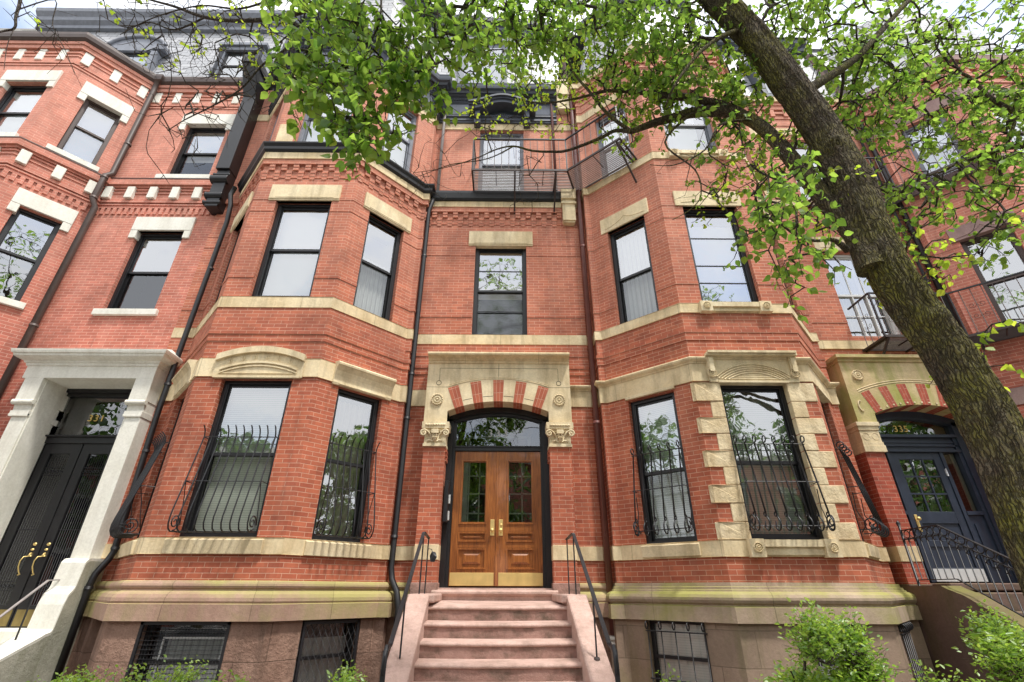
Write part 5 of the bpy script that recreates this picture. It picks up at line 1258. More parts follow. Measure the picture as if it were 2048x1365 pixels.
for x0, x1, hx, hs in ((-8.16, -7.50, -7.60, -1), (-7.48, -6.84, -7.38, 1)):
    m = M(); g0, g1 = x0+.15, x1-.15
    for q in ((x0, g0, 1.13, 3.92), (g1, x1, 1.13, 3.92), (g0, g1, 3.74, 3.92), (g0, g1, 1.13, 1.40), (g0, g1, 1.40, 1.42)): B1(m, *q, -.05, 0)
    d_ = m.build('door', 'black paint', H1.root, .004)
    m = M(); m.face([D1.P(g0, 1.40, -.03), D1.P(g1, 1.40, -.03), D1.P(g1, 3.75, -.03), D1.P(g0, 3.75, -.03)]); m.build('pane', 'black door glass', d_)
    m = M()
    for k in range(1, 9): m.tube([D1.P(g0+(g1-g0)*k/9, 1.42, -.012), D1.P(g0+(g1-g0)*k/9, 3.72, -.012)], .004, 5)
    for z in (3.50, 3.38, 1.62, 1.74, 2.5): m.bar(D1.P(g0, z, -.012), D1.P(g1, z, -.012), .008)
    for k in range(6):
        for z in (3.44, 1.68): m.tube([D1.P(g0+(g1-g0)*(k+.5)/6+.025*math.cos(j*.7), z+.022*math.sin(j*.7), -.01) for j in range(10)], .004, 5)
    m.build('glass_grille', 'black iron', d_)
    m = M(); B1(m, x0+.03, x1-.02, 1.14, 1.36, 0, .006); m.build('kick_plate', 'dull brass', d_)
    m = M(); P = D1.P
    m.tube([P(hx, 2.28, 0), P(hx, 2.28, .02)], [.024, .020], 14); m.tube([P(hx, 2.20, 0), P(hx, 2.20, .03)], [.016, .014], 12)
    m.tube([P(hx, 2.10, .01), P(hx, 2.14, .015), P(hx, 2.10, .04)], [.021, .022, .013], 12)
    m.tube([P(hx, 2.10, .03), P(hx-.02, 2.09, .09), P(hx-.03, 2.03, .11), P(hx-.03, 1.95, .10), P(hx-.02, 1.88, .07), P(hx-.02, 1.84, .03), P(hx-.04, 1.83, .05)], [.008, .009, .008, .009, .009, .011, .007], 10)
    m.build('door_handle', 'brass', d_)
s1_ = empty('stone_stoop', (-7.4, -1, 0), 'cream white painted stoop of the black double doors, curved pedestal on its right', 'stoop')
for x0, x1 in ((-6.50, -6.14), (-8.55, -8.2)):
    m = M(); pr = [(-.10, 0), (-.10, 2.04), (-.50, 2.04), (-.56, 2.03), (-.60, 1.99), (-.625, 1.68), (-.64, 1.64), (-.69, 1.58), (-.72, 1.45), (-.74, 1.16), (-.76, 1.12), (-.84, 1.10), (-.90, 1.07), (-3.2, .10), (-3.2, 0)]
    A = [(x0, y, z) for y, z in pr]; Bq = [(x1, y, z) for y, z in pr]; m.face(A); m.face(Bq[::-1])
    for k in range(len(A)): m.face([A[k], A[(k+1) % len(A)], Bq[(k+1) % len(A)], Bq[k]])
    m.build('cheek_wall', WPm, s1_, .008)
    m = M(); A = [(x1+.003, y, z-.03 if z > .2 else z) for y, z in pr if not (-.84 < y < -.60 and z > 2)]; m.face(A); m.build('side_render', 'stained grey render', s1_)
m = M(); m.wbox(-8.2, -6.50, -.45, .1, 0, 1.12); m.build('landing', WPm, s1_, .01)
for k in range(6): m = M(); m.wbox(-8.2, -6.5, -.45-.3*(k+1), -.44-.3*k, 0, 1.12-.17*(k+1)); m.build('step', WPm, s1_, .012)
h1 = empty('handrail', (-6.7, -1.2, 1.1), 'slim steel handrail sloping across the black double doors with brass handles', 'handrail')
m = M(); A, Bq = PX = (Vector(at(97, 1161, -.75)), Vector(at(-10, 1242, -1.5)))
e_ = Bq+(Bq-A)*.8
m.bar(A, e_, .03, .015); m.bar(Vector(at(122, 1160, -.6)), A, .02, .015); m.build('rail', 'galvanised grey pipe', h1)
m = M()
for p in (A+(e_-A)*.15, e_-(e_-A)*.05): m.bar(p, Vector((p.x, p.y, .3)), .015)
m.build('post', 'black iron', h1)

# ================================================================== HOUSE 337
P7 = [(9.0, WY), (9.0, -.2), (9.07, -.2), (10.22, -1.28), (12.2, -1.28)]
H7 = House('brick_house', 'red brick house with purple-brown stone lintels and sills, beyond the navy blue door', P7, 'rose brick', (11, 0, 0))
for z0, z1, cv in ((6.05, 8.14, (('gcurtain', 0, .4),)), (9.78, 11.50, (('blind', 0, 1),)), (2.3, 4.6, (('gblind', 0, 1),))):
    window(H7, 2, .40, 1.18, z0, z1, 'copper brown metal' if z0 < 7 else 'grey blue dormer paint', cv)
    window(H7, 3, .45, 1.5, z0, z1, 'copper brown metal', cv)
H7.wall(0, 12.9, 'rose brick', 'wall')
m = M(); m.face([(12.2, -1.28, 0), (12.2, 7, 0), (12.2, 7, 12.9), (12.2, -1.28, 12.9)]); m.face([(9, 7, 0), (12.2, 7, 0), (12.2, 7, 12.9), (9, 7, 12.9)]); m.build('party_wall', 'rose brick', H7.root)
for z0, z1 in ((4.62, 4.93), (5.85, 6.05), (11.55, 11.9), (9.6, 9.78), (2.06, 2.27)): H7.band(z0, z1, .03, 'purple brownstone', 'stone_band', bevel=.004)
for a, b, i in ((.40, 1.18, 2), (.45, 1.5, 3)):
    slab(H7, H7.F[i], a-.12, b+.13, 8.13, 8.46, .05, 'purple brownstone'); m = M(); ogee(m, H7.F[i], a-.02, b+.02, 8.19, .052); m.build('carved_ornament', 'purple brownstone', H7.root)
m = M()
for z0, z1, d in ((8.0, 8.05, .012), (7.75, 7.8, .012), (12.1, 12.2, .03), (12.3, 12.4, .05), (12.55, 12.7, .08), (5.4, 5.46, .02), (11.5, 11.55, .02)): H7.band(z0, z1, d, 'rose brick', 'brick_course')
for i in (2, 3):
    f = H7.F[i]; k = .1
    while k < f.L: m.box(f, k, k+.1, 12.4, 12.56, 0, .06); k += .3
m.build('corbel_course', 'rose brick', H7.root)
H7.band(12.75, 12.95, .14, 'purple brownstone', 'coping', bevel=.01)
m = M(); m.sweep(P7[1:], [(.0, 12.95), (-.7, 16.2)], False); m.face([(9, .4, 16.1), (12.2, .4, 16.1), (12.2, 7, 16.1), (9, 7, 16.1)]); m.build('mansard_roof', 'slate shingles', H7.root)

m = M()
for x, za, zb in ((1.60, 13.3, 16.3), (9.0, 13.2, 16.3)): m.face([(x, .0, za-.3), (x, .6, zb), (x, 7, zb), (x, 7, za-.3)])
m.build('gable_end', 'purple brownstone', H5.root)
# ================================================================== fire escapes
def fire_escape(lab, path, width, zf, zr, struts, open0=True, white=True, nb=None):
    """path runs along the wall; the grating reaches `width` out from it"""
    o = empty('fire_escape', (path[0][0], path[0][1]-.3, zf), lab, 'fire escape', 'iron fire escape balconies')
    def off(d):
        n = len(path); out = []
        sg = []
        for i in range(n-1):
            dx, dy = path[i+1][0]-path[i][0], path[i+1][1]-path[i][1]; L = math.hypot(dx, dy); sg.append((dx/L, dy/L))
        for i in range(n):
            if i == 0: t = sg[0]; out.append((path[0][0]+t[1]*d, path[0][1]-t[0]*d))
            elif i == n-1: t = sg[-1]; out.append((path[i][0]+t[1]*d, path[i][1]-t[0]*d))
            else:
                a, b = sg[i-1], sg[i]; nx, ny = a[1]+b[1], -(a[0]+b[0]); l = math.hypot(nx, ny); nx /= l; ny /= l; c = nx*a[1]-ny*a[0]
                out.append((path[i][0]+nx/c*d, path[i][1]+ny/c*d))
        return out
    m = M(); k = .06
    while k < width-.02:
        p = off(k)
        for a, b in zip(p, p[1:]): m.bar((*a, zf), (*b, zf), .020, .012)
        k += .046
    m.build('grating', 'galvanised grey pipe' if white else 'rusty iron', o)
    fr = off(width); bk = off(.03); m = M()
    for a, b in zip(fr, fr[1:]): m.bar((*a, zf), (*b, zf), .03, .05)
    for a, b in zip(bk, bk[1:]): m.bar((*a, zf), (*b, zf), .012, .04)
    for i in range(len(fr)): m.bar((*path[i], zf-.01), (*fr[i], zf-.01), .035, .035)
    L = [math.hypot(b[0]-a[0], b[1]-a[1]) for a, b in zip(path, path[1:])]
    for i, (a, b) in enumerate(zip(path, path[1:])):
        n = max(1, int(L[i]/.55))
        for j in range(1, n):
            u = j/n; p = (a[0]+(b[0]-a[0])*u, a[1]+(b[1]-a[1])*u); q = (fr[i][0]+(fr[i+1][0]-fr[i][0])*u, fr[i][1]+(fr[i+1][1]-fr[i][1])*u); p = (q[0]-(b[1]-a[1])/L[i]*width, q[1]+(b[0]-a[0])/L[i]*width)
            m.bar((p[0]*.6+q[0]*.4, p[1]*.6+q[1]*.4, zf-.015), (*q, zf-.015), .012, .025)
    m.build('frame', 'rusty iron', o)
    m = M()
    for i, u in struts:
        q = (fr[i][0]+(fr[i+1][0]-fr[i][0])*u, fr[i][1]+(fr[i+1][1]-fr[i][1])*u); p = (q[0]-(path[i+1][1]-path[i][1])/L[i]*width, q[1]+(path[i+1][0]-path[i][0])/L[i]*width)
        m.bar((*q, zf-.02), (*p, zf-.60), .035); m.bar((*q, zf-.02), (*p, zf-.02), .035)
    m.build('bracket', 'rusty iron', o)
    m = M()
    rl = [path[0]]+fr+[path[-1]]
    for a, b in zip(rl, rl[1:]): m.bar((*a, zr), (*b, zr), .034, .026)
    for p in fr: m.bar((*p, zf), (*p, zr), .028)
    m.build('rail', 'black iron', o)
    m = M()
    for a, b in zip(rl, rl[1:]):
        D = math.hypot(b[0]-a[0], b[1]-a[1]); n = max(2, round(D/.155))
        for j in range(1, n):
            u = j/n; x, y = a[0]+(b[0]-a[0])*u, a[1]+(b[1]-a[1])*u
            m.tube([(x, y, zf), (x, y, zr)], .0075, 5)
            if j % 5 == 2:
                tx, ty = (b[0]-a[0])/D, (b[1]-a[1])/D
                for sg in (-1, 1):
                    sp = spiral(.07*sg, 0, .06, .012, math.pi/2+math.pi/2*sg, sg*1.3, 14)
                    for vv in (-.12, .10): m.tube([(x+tx*q[0], y+ty*q[0], (zf+zr)/2+vv+q[1]) for q in sp], .0042, 4)
    m.build('balusters', 'rusty iron', o)
    return o
fire_escape('iron fire escape balcony at the third floor window above the wooden double doors', [(-.83, 0), (1.52, 0), (2.70, -1.04)], .72, 9.80, 10.76, ((0, .45), (0, .88), (1, .93)))
fire_escape('iron fire escape balcony directly above the mossy portal and navy door', [(6.97, WY), (8.76, WY), (10.1, -1.16)], .62, 5.86, 6.80, ((0, .04), (0, .55)), white=False)
fire_escape('uppermost iron fire escape behind the tree trunk, one floor above the balcony over the portal', [(6.85, WY), (8.76, WY), (10.1, -1.16)], .60, 9.58, 10.5, ((0, .05), (0, .6)), white=False)

# ================================================================== ground
def sheet(name, x0, x1, y0, y1, z, mat, nx=1):
    m = M(); m.face([(x0, y0, z), (x1, y0, z), (x1, y1, z), (x0, y1, z)], [(x0, y0), (x1, y0), (x1, y1), (x0, y1)]); o = m.build(name, mat); o['kind'] = 'structure'; return o
sheet('ground', -400, 400, -400, 400, -.16, 'concrete')
sheet('road', -120, 120, -19.5, -9.6, -.15, 'asphalt')
m = M(); m.wbox(-120, 120, -9.6, -9.42, -.15, 0); m.wbox(-120, 120, -9.42, -4.75, -.15, -.004); o = m.build('sidewalk', 'concrete'); o['kind'] = 'structure'
m = M(); m.wbox(-120, 120, -23.5, -19.5, -.15, 0); o = m.build('sidewalk', 'concrete'); o['kind'] = 'structure'
m = M(); m.wbox(-60, 60, -4.75, .0, -.15, 0.0); o = m.build('soil', 'garden soil'); o['kind'] = 'structure'

# ================================================================== trees
def smooth(pts, rad, sub=6):
    P = [Vector(p) for p in pts]; out = []; ro = []
    for i in range(len(P)-1):
        p0, p1, p2, p3 = P[max(i-1, 0)], P[i], P[i+1], P[min(i+2, len(P)-1)]
        for k in range(sub):
            t_ = k/sub; t2 = t_*t_; t3 = t2*t_
            out.append(.5*((2*p1)+(-p0+p2)*t_+(2*p0-5*p1+4*p2-p3)*t2+(-p0+3*p1-3*p2+p3)*t3)); ro.append(rad[i]+(rad[i+1]-rad[i])*t_)
    out.append(P[-1]); ro.append(rad[-1]); return out, ro
def rough_tube(m, pts, rad, n, amp, knots=()):
    rows = []; prev = None; L = 0; last = None
    for i, p in enumerate(pts):
        t_ = (pts[min(i+1, len(pts)-1)]-pts[max(i-1, 0)]).normalized()
        if prev is None: x = t_.orthogonal().normalized()
        else: x = (prev-t_*prev.dot(t_)).normalized()
        prev = x; y = t_.cross(x)
        if last is not None: L += (p-last).length
        last = p; ring = []
        for j in range(n):
            a = 2*math.pi*j/n; u = Vector((math.cos(a), math.sin(a), 0))
            q = Vector((u.x*1.0*rad[i]/.15*3.2, u.y*rad[i]/.15*3.2, L*1.5))
            h = noise.fractal(q+Vector((3, 5, 1)), .8, 2.1, 4)*.5
            rid = abs(noise.noise(Vector((u.x*7.5, u.y*7.5, L*2.6))))+.5*abs(noise.noise(Vector((u.x*15, u.y*15, L*6))))
            r = rad[i]*(1+amp*h)-rad[i]*amp*.38*(.35-min(rid, .35))/.35
            pos = p+(x*u.x+y*u.y)*r
            for kp, kr, kh in knots:
                d = (pos-kp).length
                if d < kr*2.2:
                    g = math.exp(-(d/kr)**2); ringg = math.exp(-((d-kr*.75)/(kr*.35))**2)
                    pos = pos+(x*u.x+y*u.y)*(kh*(ringg*1.0-.7*math.exp(-(d/(kr*.45))**2)))
            ring.append(tuple(pos))
        rows.append(ring)
    m.grid(rows, True, None, True, True)
class Tree:
    def __init__(s, name, label, loc, cat='tree', group=None):
        s.root = empty(name, loc, label, cat, group); s.nodes = []; s.tw = []
    def limb(s, m, pts, rad, n=16, amp=.10, sub=6, knots=(), rgh=True):
        P, R = smooth(pts, rad, sub)
        if rgh: rough_tube(m, P, R, n, amp, knots)
        else: m.tube(P, R, n)
        for i in range(0, len(P), 2): s.nodes.append((P[i], -1))
        return P
    def leaves(s, clusters, rng, name='crown', mat='broad green leaf', twigmat='smooth twig bark', tw_r=.0034, maxlen=1.6, wid=.45):
        """clusters: (centre, radius vector, sprigs, leaves per sprig, leaf length, droop)"""
        nodes = [n[0] for n in s.nodes]; parent = [-1]*len(nodes); nb = len(nodes)
        sp = []
        for c, rv, ns, nl, ll, droop in clusters:
            c = Vector(c)
            for _ in range(ns):
                while True:
                    q = Vector((rng.uniform(-1, 1), rng.uniform(-1, 1), rng.uniform(-1, 1)))
                    if q.length <= 1: break
                sp.append((c+Vector((q.x*rv[0], q.y*rv[1], q.z*rv[2])), nl, ll, droop))
        tips = []
        kd = kdtree.KDTree(len(nodes)); [kd.insert(p, i) for i, p in enumerate(nodes)]; kd.balance()
        sp.sort(key=lambda a: kd.find(a[0])[2])
        pend = 0; newn = []
        for p, nl, ll, droop in sp:
            best, bi, bd = kd.find(p)
            for q, i in newn:
                d = (q-p).length
                if d < bd: best, bi, bd = q, i, d
            steps = max(1, int(bd/.10)); base = best; pi = bi; v = p-best
            side = Vector((rng.uniform(-1, 1), rng.uniform(-1, 1), rng.uniform(-.4, 1)))*bd*.16
            for k in range(1, steps+1):
                u = k/steps; q = best+v*u+side*math.sin(u*math.pi)+Vector((rng.uniform(-1, 1), rng.uniform(-1, 1), rng.uniform(-1, 1)))*.012
                nodes.append(q); parent.append(pi); pi = len(nodes)-1; newn.append((q, pi))
            tips.append((pi, (nodes[pi]-nodes[parent[pi]]) if parent[pi] >= 0 else Vector((0, 0, -1)), nl, ll, droop))
            if len(newn) > 220:
                kd = kdtree.KDTree(len(nodes)); [kd.insert(q, i) for i, q in enumerate(nodes)]; kd.balance(); newn = []
        w = [0]*len(nodes)
        for t_ in tips: w[t_[0]] += 1
        for i in range(len(nodes)-1, nb-1, -1):
            if parent[i] >= 0: w[parent[i]] += w[i]
        m = M()
        done = set(); kids = {}
        for i in range(nb, len(nodes)): kids.setdefault(parent[i], []).append(i)
        stack = [(p, k) for p in list(kids) if p < nb for k in kids[p]]
        while stack:
            p, k = stack.pop(); chain = [p, k]; cur = k
            while True:
                ks = kids.get(cur, [])
                if not ks: break
                ks = sorted(ks, key=lambda a: -w[a]); chain.append(ks[0]); stack += [(cur, o_) for o_ in ks[1:]]; cur = ks[0]
            m.tube([nodes[i] for i in chain], [tw_r*(max(w[i if i >= nb else chain[1]], 1))**.38 for i in chain], 4, True, False)
        m2 = M()
        V, Fc = m2.v, m2.f
        def leaf(p, ax, nrm, L):
            ax = ax.normalized(); sd = ax.cross(nrm)
            if sd.length < 1e-3: return
            sd.normalize(); nn = sd.cross(ax); W = L*rng.uniform(wid*.88, wid*1.12); b = len(V); cu = rng.uniform(-.12, .32); fo = rng.uniform(.3, 1.5)
            for x, y, z in ((0, 0, 0), (.22, .78, .06), (.52, 1.0, .10), (.80, .55, .05), (1.08, 0, -cu), (.80, -.55, .05), (.52, -1.0, .10), (.22, -.78, .06)):
                q = p+ax*(x*L)+sd*(y*W)+nn*((z*fo-(cu*x*x))*L); V.append((q.x, q.y, q.z))
            Fc.append((b, b+1, b+2, b+3, b+4)); Fc.append((b, b+4, b+5, b+6, b+7)); m2.sm.extend((True, True)); m2.uv.extend([(0, 0)]*10)
        for i, d, nl, ll, droop in tips:
            d = d.normalized() if d.length > 1e-6 else Vector((0, 0, -1)); p0 = nodes[i]
            a = (d*.5+Vector((rng.uniform(-1, 1), rng.uniform(-1, 1), rng.uniform(-1, .6)-droop*.6))).normalized()
            for k in range(nl):
                p = p0+a*(k*ll*.42)+Vector((0, 0, -droop*.04*k*k*ll))
                az_ = rng.uniform(0, 2*math.pi)
                out = Vector((math.cos(az_), math.sin(az_), rng.uniform(-.8, .35)-droop)).normalized()
                nr = Vector((rng.uniform(-1, 1), rng.uniform(-1, 1), rng.uniform(.1, 1.2))).normalized()
                pet = p+out*ll*.3; leaf(pet, out, nr, ll*rng.uniform(.65, 1.15))
            if nl: m.tube([p0, p0+a*(nl*ll*.42)], tw_r*.75, 3, True, False)
        if m.v: m.build('twigs', twigmat, s.root, stuff=True)
        if m2.v: m2.build(name, mat, s.root)
        s.nodes += [(q, 0) for q in nodes[nb:]]
rng = random.Random(11)
TY = -5.5
DENS = 1.0
def cl(px, py, Y, rp, ns, nl, ll, droop=.5, ry=.5, asp=1.0):
    ns = int(ns*DENS)
    c = at(px, py, Y); d = (c-Vector(CAM)).dot(_f); r = rp*d/FPX
    return (c, (r, ry, r*asp*1.05), ns, nl, ll, droop)
T1 = Tree('street_tree', 'big leaning street tree with mossy furrowed trunk in front of the navy door', (2.98, TY, 0))
m = M()
trunk = [(2.86, TY+.02, -.1), (2.93, TY, .5), (2.975, TY, 1.2), (2.985, TY, 1.83), (3.005, TY, 2.15), (3.02, TY, 2.40), (3.006, TY, 2.63), (2.97, TY, 2.89), (2.93, TY, 3.15), (2.865, TY, 3.40), (2.79, TY, 3.73), (2.765, TY, 4.18), (2.77, TY, 4.60), (2.74, TY, 5.18), (2.62, TY, 5.78), (2.47, TY, 6.45), (2.20, TY, 7.25), (1.9, TY+.1, 8.2), (1.7, TY+.2, 9.3), (1.6, TY+.3, 10.5)]
rads = [.25, .20, .165, .152, .150, .149, .146, .142, .142, .137, .135, .144, .160, .137, .136, .135, .135, .12, .10, .07]
kn = [(at(1862, 640, TY-.06), .085, .045), (at(1670, 292, TY-.10), .07, .030), (at(1702, 520, TY-.02), .10, .07)]
P, R = smooth(trunk, rads, 12); rough_tube(m, P, R, 128, .22, kn)
for i in range(0, len(P), 3): T1.nodes.append((P[i], -1))
tk = m.build('trunk', 'furrowed mossy bark', T1.root)
m = M()
T1.limb(m, [at(1745, 540, TY), at(1712, 470, TY+.02), at(1655, 405, TY+.08), at(1604, 344, TY+.12), at(1555, 285, TY+.16), at(1518, 251, TY+.2), at(1482, 232, TY+.25), at(1433, 222, TY+.3), at(1384, 226, TY+.35), at(1347, 236, TY+.4), at(1311, 246, TY+.45), at(1262, 264, TY+.5)], [.10, .088, .075, .068, .062, .060, .058, .056, .052, .046, .038, .026], 32, .12, 8)
T1.limb(m, [at(1520, 252, TY+.2), at(1460, 215, TY+.25), at(1384, 198, TY+.3), at(1320, 190, TY+.35), at(1262, 184, TY+.45), at(1210, 183, TY+.55), at(1160, 196, TY+.65), at(1100, 206, TY+.8), at(1064, 205, TY+.9)], [.042, .04, .036, .032, .022, .018, .014, .010, .007], 14, .10, 6)
T1.limb(m, [at(1262, 264, TY+.5), at(1230, 262, TY+.55), at(1198, 278, TY+.6), at(1137, 301, TY+.7), at(1101, 304, TY+.75), at(1064, 302, TY+.8), at(1027, 293, TY+.85), at(991, 300, TY+.9), at(950, 318, TY+1), at(881, 338, TY+1.1), at(827, 346, TY+1.2)], [.024, .020, .018, .015, .013, .012, .010, .008, .006, .004, .003], 9, .08, 5)
T1.limb(m, [at(1027, 293, TY+.85), at(991, 312, TY+.88), at(957, 322, TY+.9), at(900, 330, TY+.95), at(840, 352, TY+1), at(800, 358, TY+1.1)], [.009, .007, .006, .005, .003, .002], 6, .08, 4)
T1.limb(m, [at(1262, 264, TY+.5), at(1215, 228, TY+.5), at(1180, 185, TY+.5), at(1150, 150, TY+.5), at(1130, 110, TY+.5), at(1085, 60, TY+.5)], [.022, .019, .016, .013, .010, .007], 8, .08, 5)
T1.limb(m, [at(1482, 60, TY), at(1440, 75, TY-.1), at(1395, 110, TY-.2), at(1350, 170, TY-.2), at(1330, 215, TY-.1)], [.03, .022, .016, .011, .006], 8, .08, 5)
T1.limb(m, [at(1695, 500, TY+.02), at(1665, 480, TY-.05), at(1630, 482, TY-.1), at(1590, 470, TY-.15), at(1545, 430, TY-.2), at(1520, 380, TY-.2), at(1500, 330, TY-.2)], [.03, .016, .011, .009, .007, .005, .003], 8, .08, 5)
T1.limb(m, [at(1470, 0, TY), at(1400, -60, TY+.2), at(1250, -120, TY+.3), at(1050, -140, TY+.3), at(850, -120, TY+.2), at(700, -80, TY+.1)], [.06, .05, .042, .034, .026, .016], 12, .1, 5)
T1.limb(m, [at(1590, 195, TY), at(1640, 165, TY+.02), at(1720, 110, TY+.1), at(1800, 20, TY+.2), at(1880, -60, TY+.3)], [.06, .045, .032, .026, .02], 10, .1, 5)
T1.limb(m, [at(1385, 225, TY+.35), at(1330, 285, TY+.3), at(1390, 340, TY+.3), at(1402, 390, TY+.3), at(1380, 420, TY+.3), at(1345, 440, TY+.3)], [.018, .010, .008, .006, .004, .003], 6, .05, 5)
T1.limb(m, [at(1500, 240, TY+.2), at(1440, 250, TY+.1), at(1410, 300, TY+.1), at(1350, 330, TY+.1), at(1300, 330, TY+.1)], [.016, .010, .007, .005, .003], 6, .05, 5)
m.build('limbs', 'furrowed mossy bark', T1.root)
DENS = .88
cl1 = [cl(1180, 60, TY+.4, 120, 150, 5, .062), cl(1290, 90, TY+.3, 120, 190, 5, .062), cl(1400, 60, TY+.2, 110, 120, 5, .06), cl(1380, 160, TY+.2, 100, 120, 5, .058), cl(1300, 170, TY+.3, 75, 95, 5, .06),
       cl(1080, 130, TY+.8, 90, 70, 4, .05), cl(1010, 90, TY+.6, 80, 60, 5, .062), cl(1490, 200, TY+.4, 80, 90, 5, .058), cl(1560, 290, TY+.5, 70, 50, 4, .055), cl(1450, 320, TY+.3, 60, 26, 4, .05), cl(1230, 235, TY+.7, 60, 32, 4, .045),
       cl(1640, 60, TY+.4, 120, 150, 5, .064), cl(1560, 60, TY+.3, 80, 70, 5, .064), cl(1740, 170, TY+.4, 100, 150, 5, .064), cl(1700, 260, TY+.5, 60, 55, 4, .06), cl(1620, 330, TY+.6, 50, 30, 4, .055),
       cl(1560, 380, TY-.1, 60, 42, 5, .062), cl(1520, 440, TY-.2, 45, 30, 5, .060), cl(1590, 490, TY-.2, 50, 28, 5, .062), cl(1640, 540, TY-.1, 40, 12, 4, .062), cl(1400, 350, TY+.2, 70, 14, 3, .04), cl(1300, 280, TY+.6, 50, 12, 3, .04)]
T1.leaves(cl1, rng)
T1.leaves([cl(1100, 190, TY+.8, 70, 60, 4, .040, .2), cl(1010, 205, TY+.9, 50, 20, 4, .038, .2), cl(960, 245, TY+.95, 55, 18, 3, .038, .2), cl(1180, 120, TY+.6, 70, 60, 4, .042, .2), cl(1280, 215, TY+.5, 60, 26, 4, .042, .2),
           cl(1450, 380, TY+.3, 60, 22, 3, .038, .2), cl(1640, 430, TY+.3, 60, 34, 4, .045, .2), cl(1480, 150, TY+.4, 60, 60, 4, .045, .2), cl(1500, 330, TY+.5, 70, 50, 4, .045, .2)], rng, 'young_leaves', 'young lime leaf')
T1.limb_top = M()
T1.limb(T1.limb_top, [(1.8, TY+.1, 8.6), (1.2, -6.2, 10), (.4, -6.9, 11.4), (-.6, -7.4, 12.6)], [.10, .07, .05, .02], 10, .08, 5)
T1.limb(T1.limb_top, [(2.1, TY, 7.8), (3.2, -6.2, 9.4), (4.4, -6.8, 11), (5.6, -7.2, 12.4)], [.10, .07, .05, .02], 10, .08, 5)
T1.limb(T1.limb_top, [(1.7, TY+.2, 9.6), (1.9, -6.6, 11), (2.2, -7.4, 12.6)], [.08, .05, .02], 10, .08, 5)
T1.limb_top.build('limbs', 'furrowed mossy bark', T1.root)
rtop = random.Random(5)
T1.leaves([((rtop.uniform(-2.2, 4.6), rtop.uniform(-8.4, -6.3), rtop.uniform(9.8, 13.2)), (1.0, .8, .7), 28, 6, .085, .4) for _ in range(22)], rtop, 'upper_crown', tw_r=.004)
T1.leaves([cl(890, 340, TY+1.1, 60, 46, 0, .03), cl(820, 355, TY+1.2, 40, 20, 0, .03), cl(1050, 380, TY+.8, 45, 26, 0, .03), cl(1380, 330, TY+.3, 60, 26, 0, .03), cl(980, 270, TY+.9, 70, 30, 0, .03)], rng, tw_r=.0018)
m = M()
T1.limb(m, [at(1860, 560, TY+.0), at(1835, 575, TY-.1), at(1850, 545, TY-.15), at(1880, 530, TY-.2)], [.008, .006, .004, .003], 6, .02, 3)
T1.limb(m, [at(1985, 780, TY+.1), at(1972, 750, TY-.1), at(1968, 700, TY-.15), at(1978, 660, TY-.15)], [.006, .005, .003, .002], 6, .02, 3)
m.build('side_shoots', 'smooth twig bark', T1.root)
T1.leaves([cl(1840, 540, TY-.1, 34, 16, 4, .05), cl(1895, 530, TY-.15, 26, 12, 4, .052), cl(1970, 690, TY-.12, 28, 16, 4, .054), cl(1980, 745, TY-.1, 14, 6, 4, .05), cl(1815, 480, TY-.1, 30, 14, 4, .05)], rng, 'shoot_leaves', 'young lime leaf')

DENS = .74
T2 = Tree('street_tree', 'street tree with bare budding twigs over the mansard and large leaves over the cornice', (-2.6, -9.4, 0))
m = M()
P, R = smooth([(-2.6, -9.4, -.1), (-2.55, -9.4, 1.5), (-2.4, -9.3, 3.5), (-2.0, -9.0, 5.5), (-1.5, -8.4, 7.6)], [.25, .18, .16, .13, .10], 6); rough_tube(m, P, R, 24, .1)
m.build('trunk', 'furrowed mossy bark', T2.root)
m = M(); T2Y = -5.9
T2.limb(m, [(-1.5, -8.4, 7.6), at(900, -150, T2Y-.3), at(760, -60, T2Y), at(640, 8, T2Y), at(560, 35, T2Y+.1), at(480, 42, T2Y+.2), at(410, 35, T2Y+.3), at(350, 14, T2Y+.35), at(300, 0, T2Y+.4), at(200, -30, T2Y+.5)], [.09, .06, .034, .026, .021, .018, .016, .013, .010, .006], 14, .08, 6)
T2.limb(m, [(-2.0, -9.0, 5.5), at(300, -160, T2Y), at(80, -60, T2Y+.1), at(36, 20, T2Y+.1), at(30, 55, T2Y+.1), at(10, 62, T2Y+.1), at(-30, 70, T2Y)], [.06, .035, .018, .013, .010, .009, .006], 10, .08, 6)
T2.limb(m, [at(560, 35, T2Y+.1), at(600, 55, T2Y), at(575, 95, T2Y), at(525, 130, T2Y+.05), at(480, 180, T2Y+.1), at(420, 215, T2Y+.15), at(370, 240, T2Y+.2), at(335, 262, T2Y+.2)], [.012, .011, .010, .009, .0075, .006, .0045, .003], 8, .05, 5)
T2.limb(m, [at(410, 35, T2Y+.3), at(350, 60, T2Y+.3), at(300, 45, T2Y+.3), at(250, 55, T2Y+.35), at(200, 30, T2Y+.4)], [.010, .008, .006, .005, .003], 7, .05, 5)
T2.limb(m, [at(640, 8, T2Y), at(560, -2, T2Y), at(480, 18, T2Y), at(400, 12, T2Y), at(310, 35, T2Y), at(240, 70, T2Y)], [.014, .011, .009, .007, .005, .003], 8, .05, 5)
T2.limb(m, [at(36, 20, T2Y+.1), at(110, 0, T2Y+.1), at(105, 50, T2Y+.1), at(130, 100, T2Y+.1), at(150, 150, T2Y+.1)], [.006, .005, .004, .003, .002], 6, .02, 4)
T2.limb(m, [at(30, 55, T2Y+.1), at(15, 90, T2Y+.1), at(8, 140, T2Y+.1)], [.004, .003, .002], 6, .02, 4)
T2.limb(m, [at(760, -60, T2Y), at(760, 40, T2Y-.1), at(720, 120, T2Y-.1), at(700, 200, T2Y-.1), at(690, 250, T2Y-.1)], [.012, .009, .006, .004, .003], 7, .05, 5)
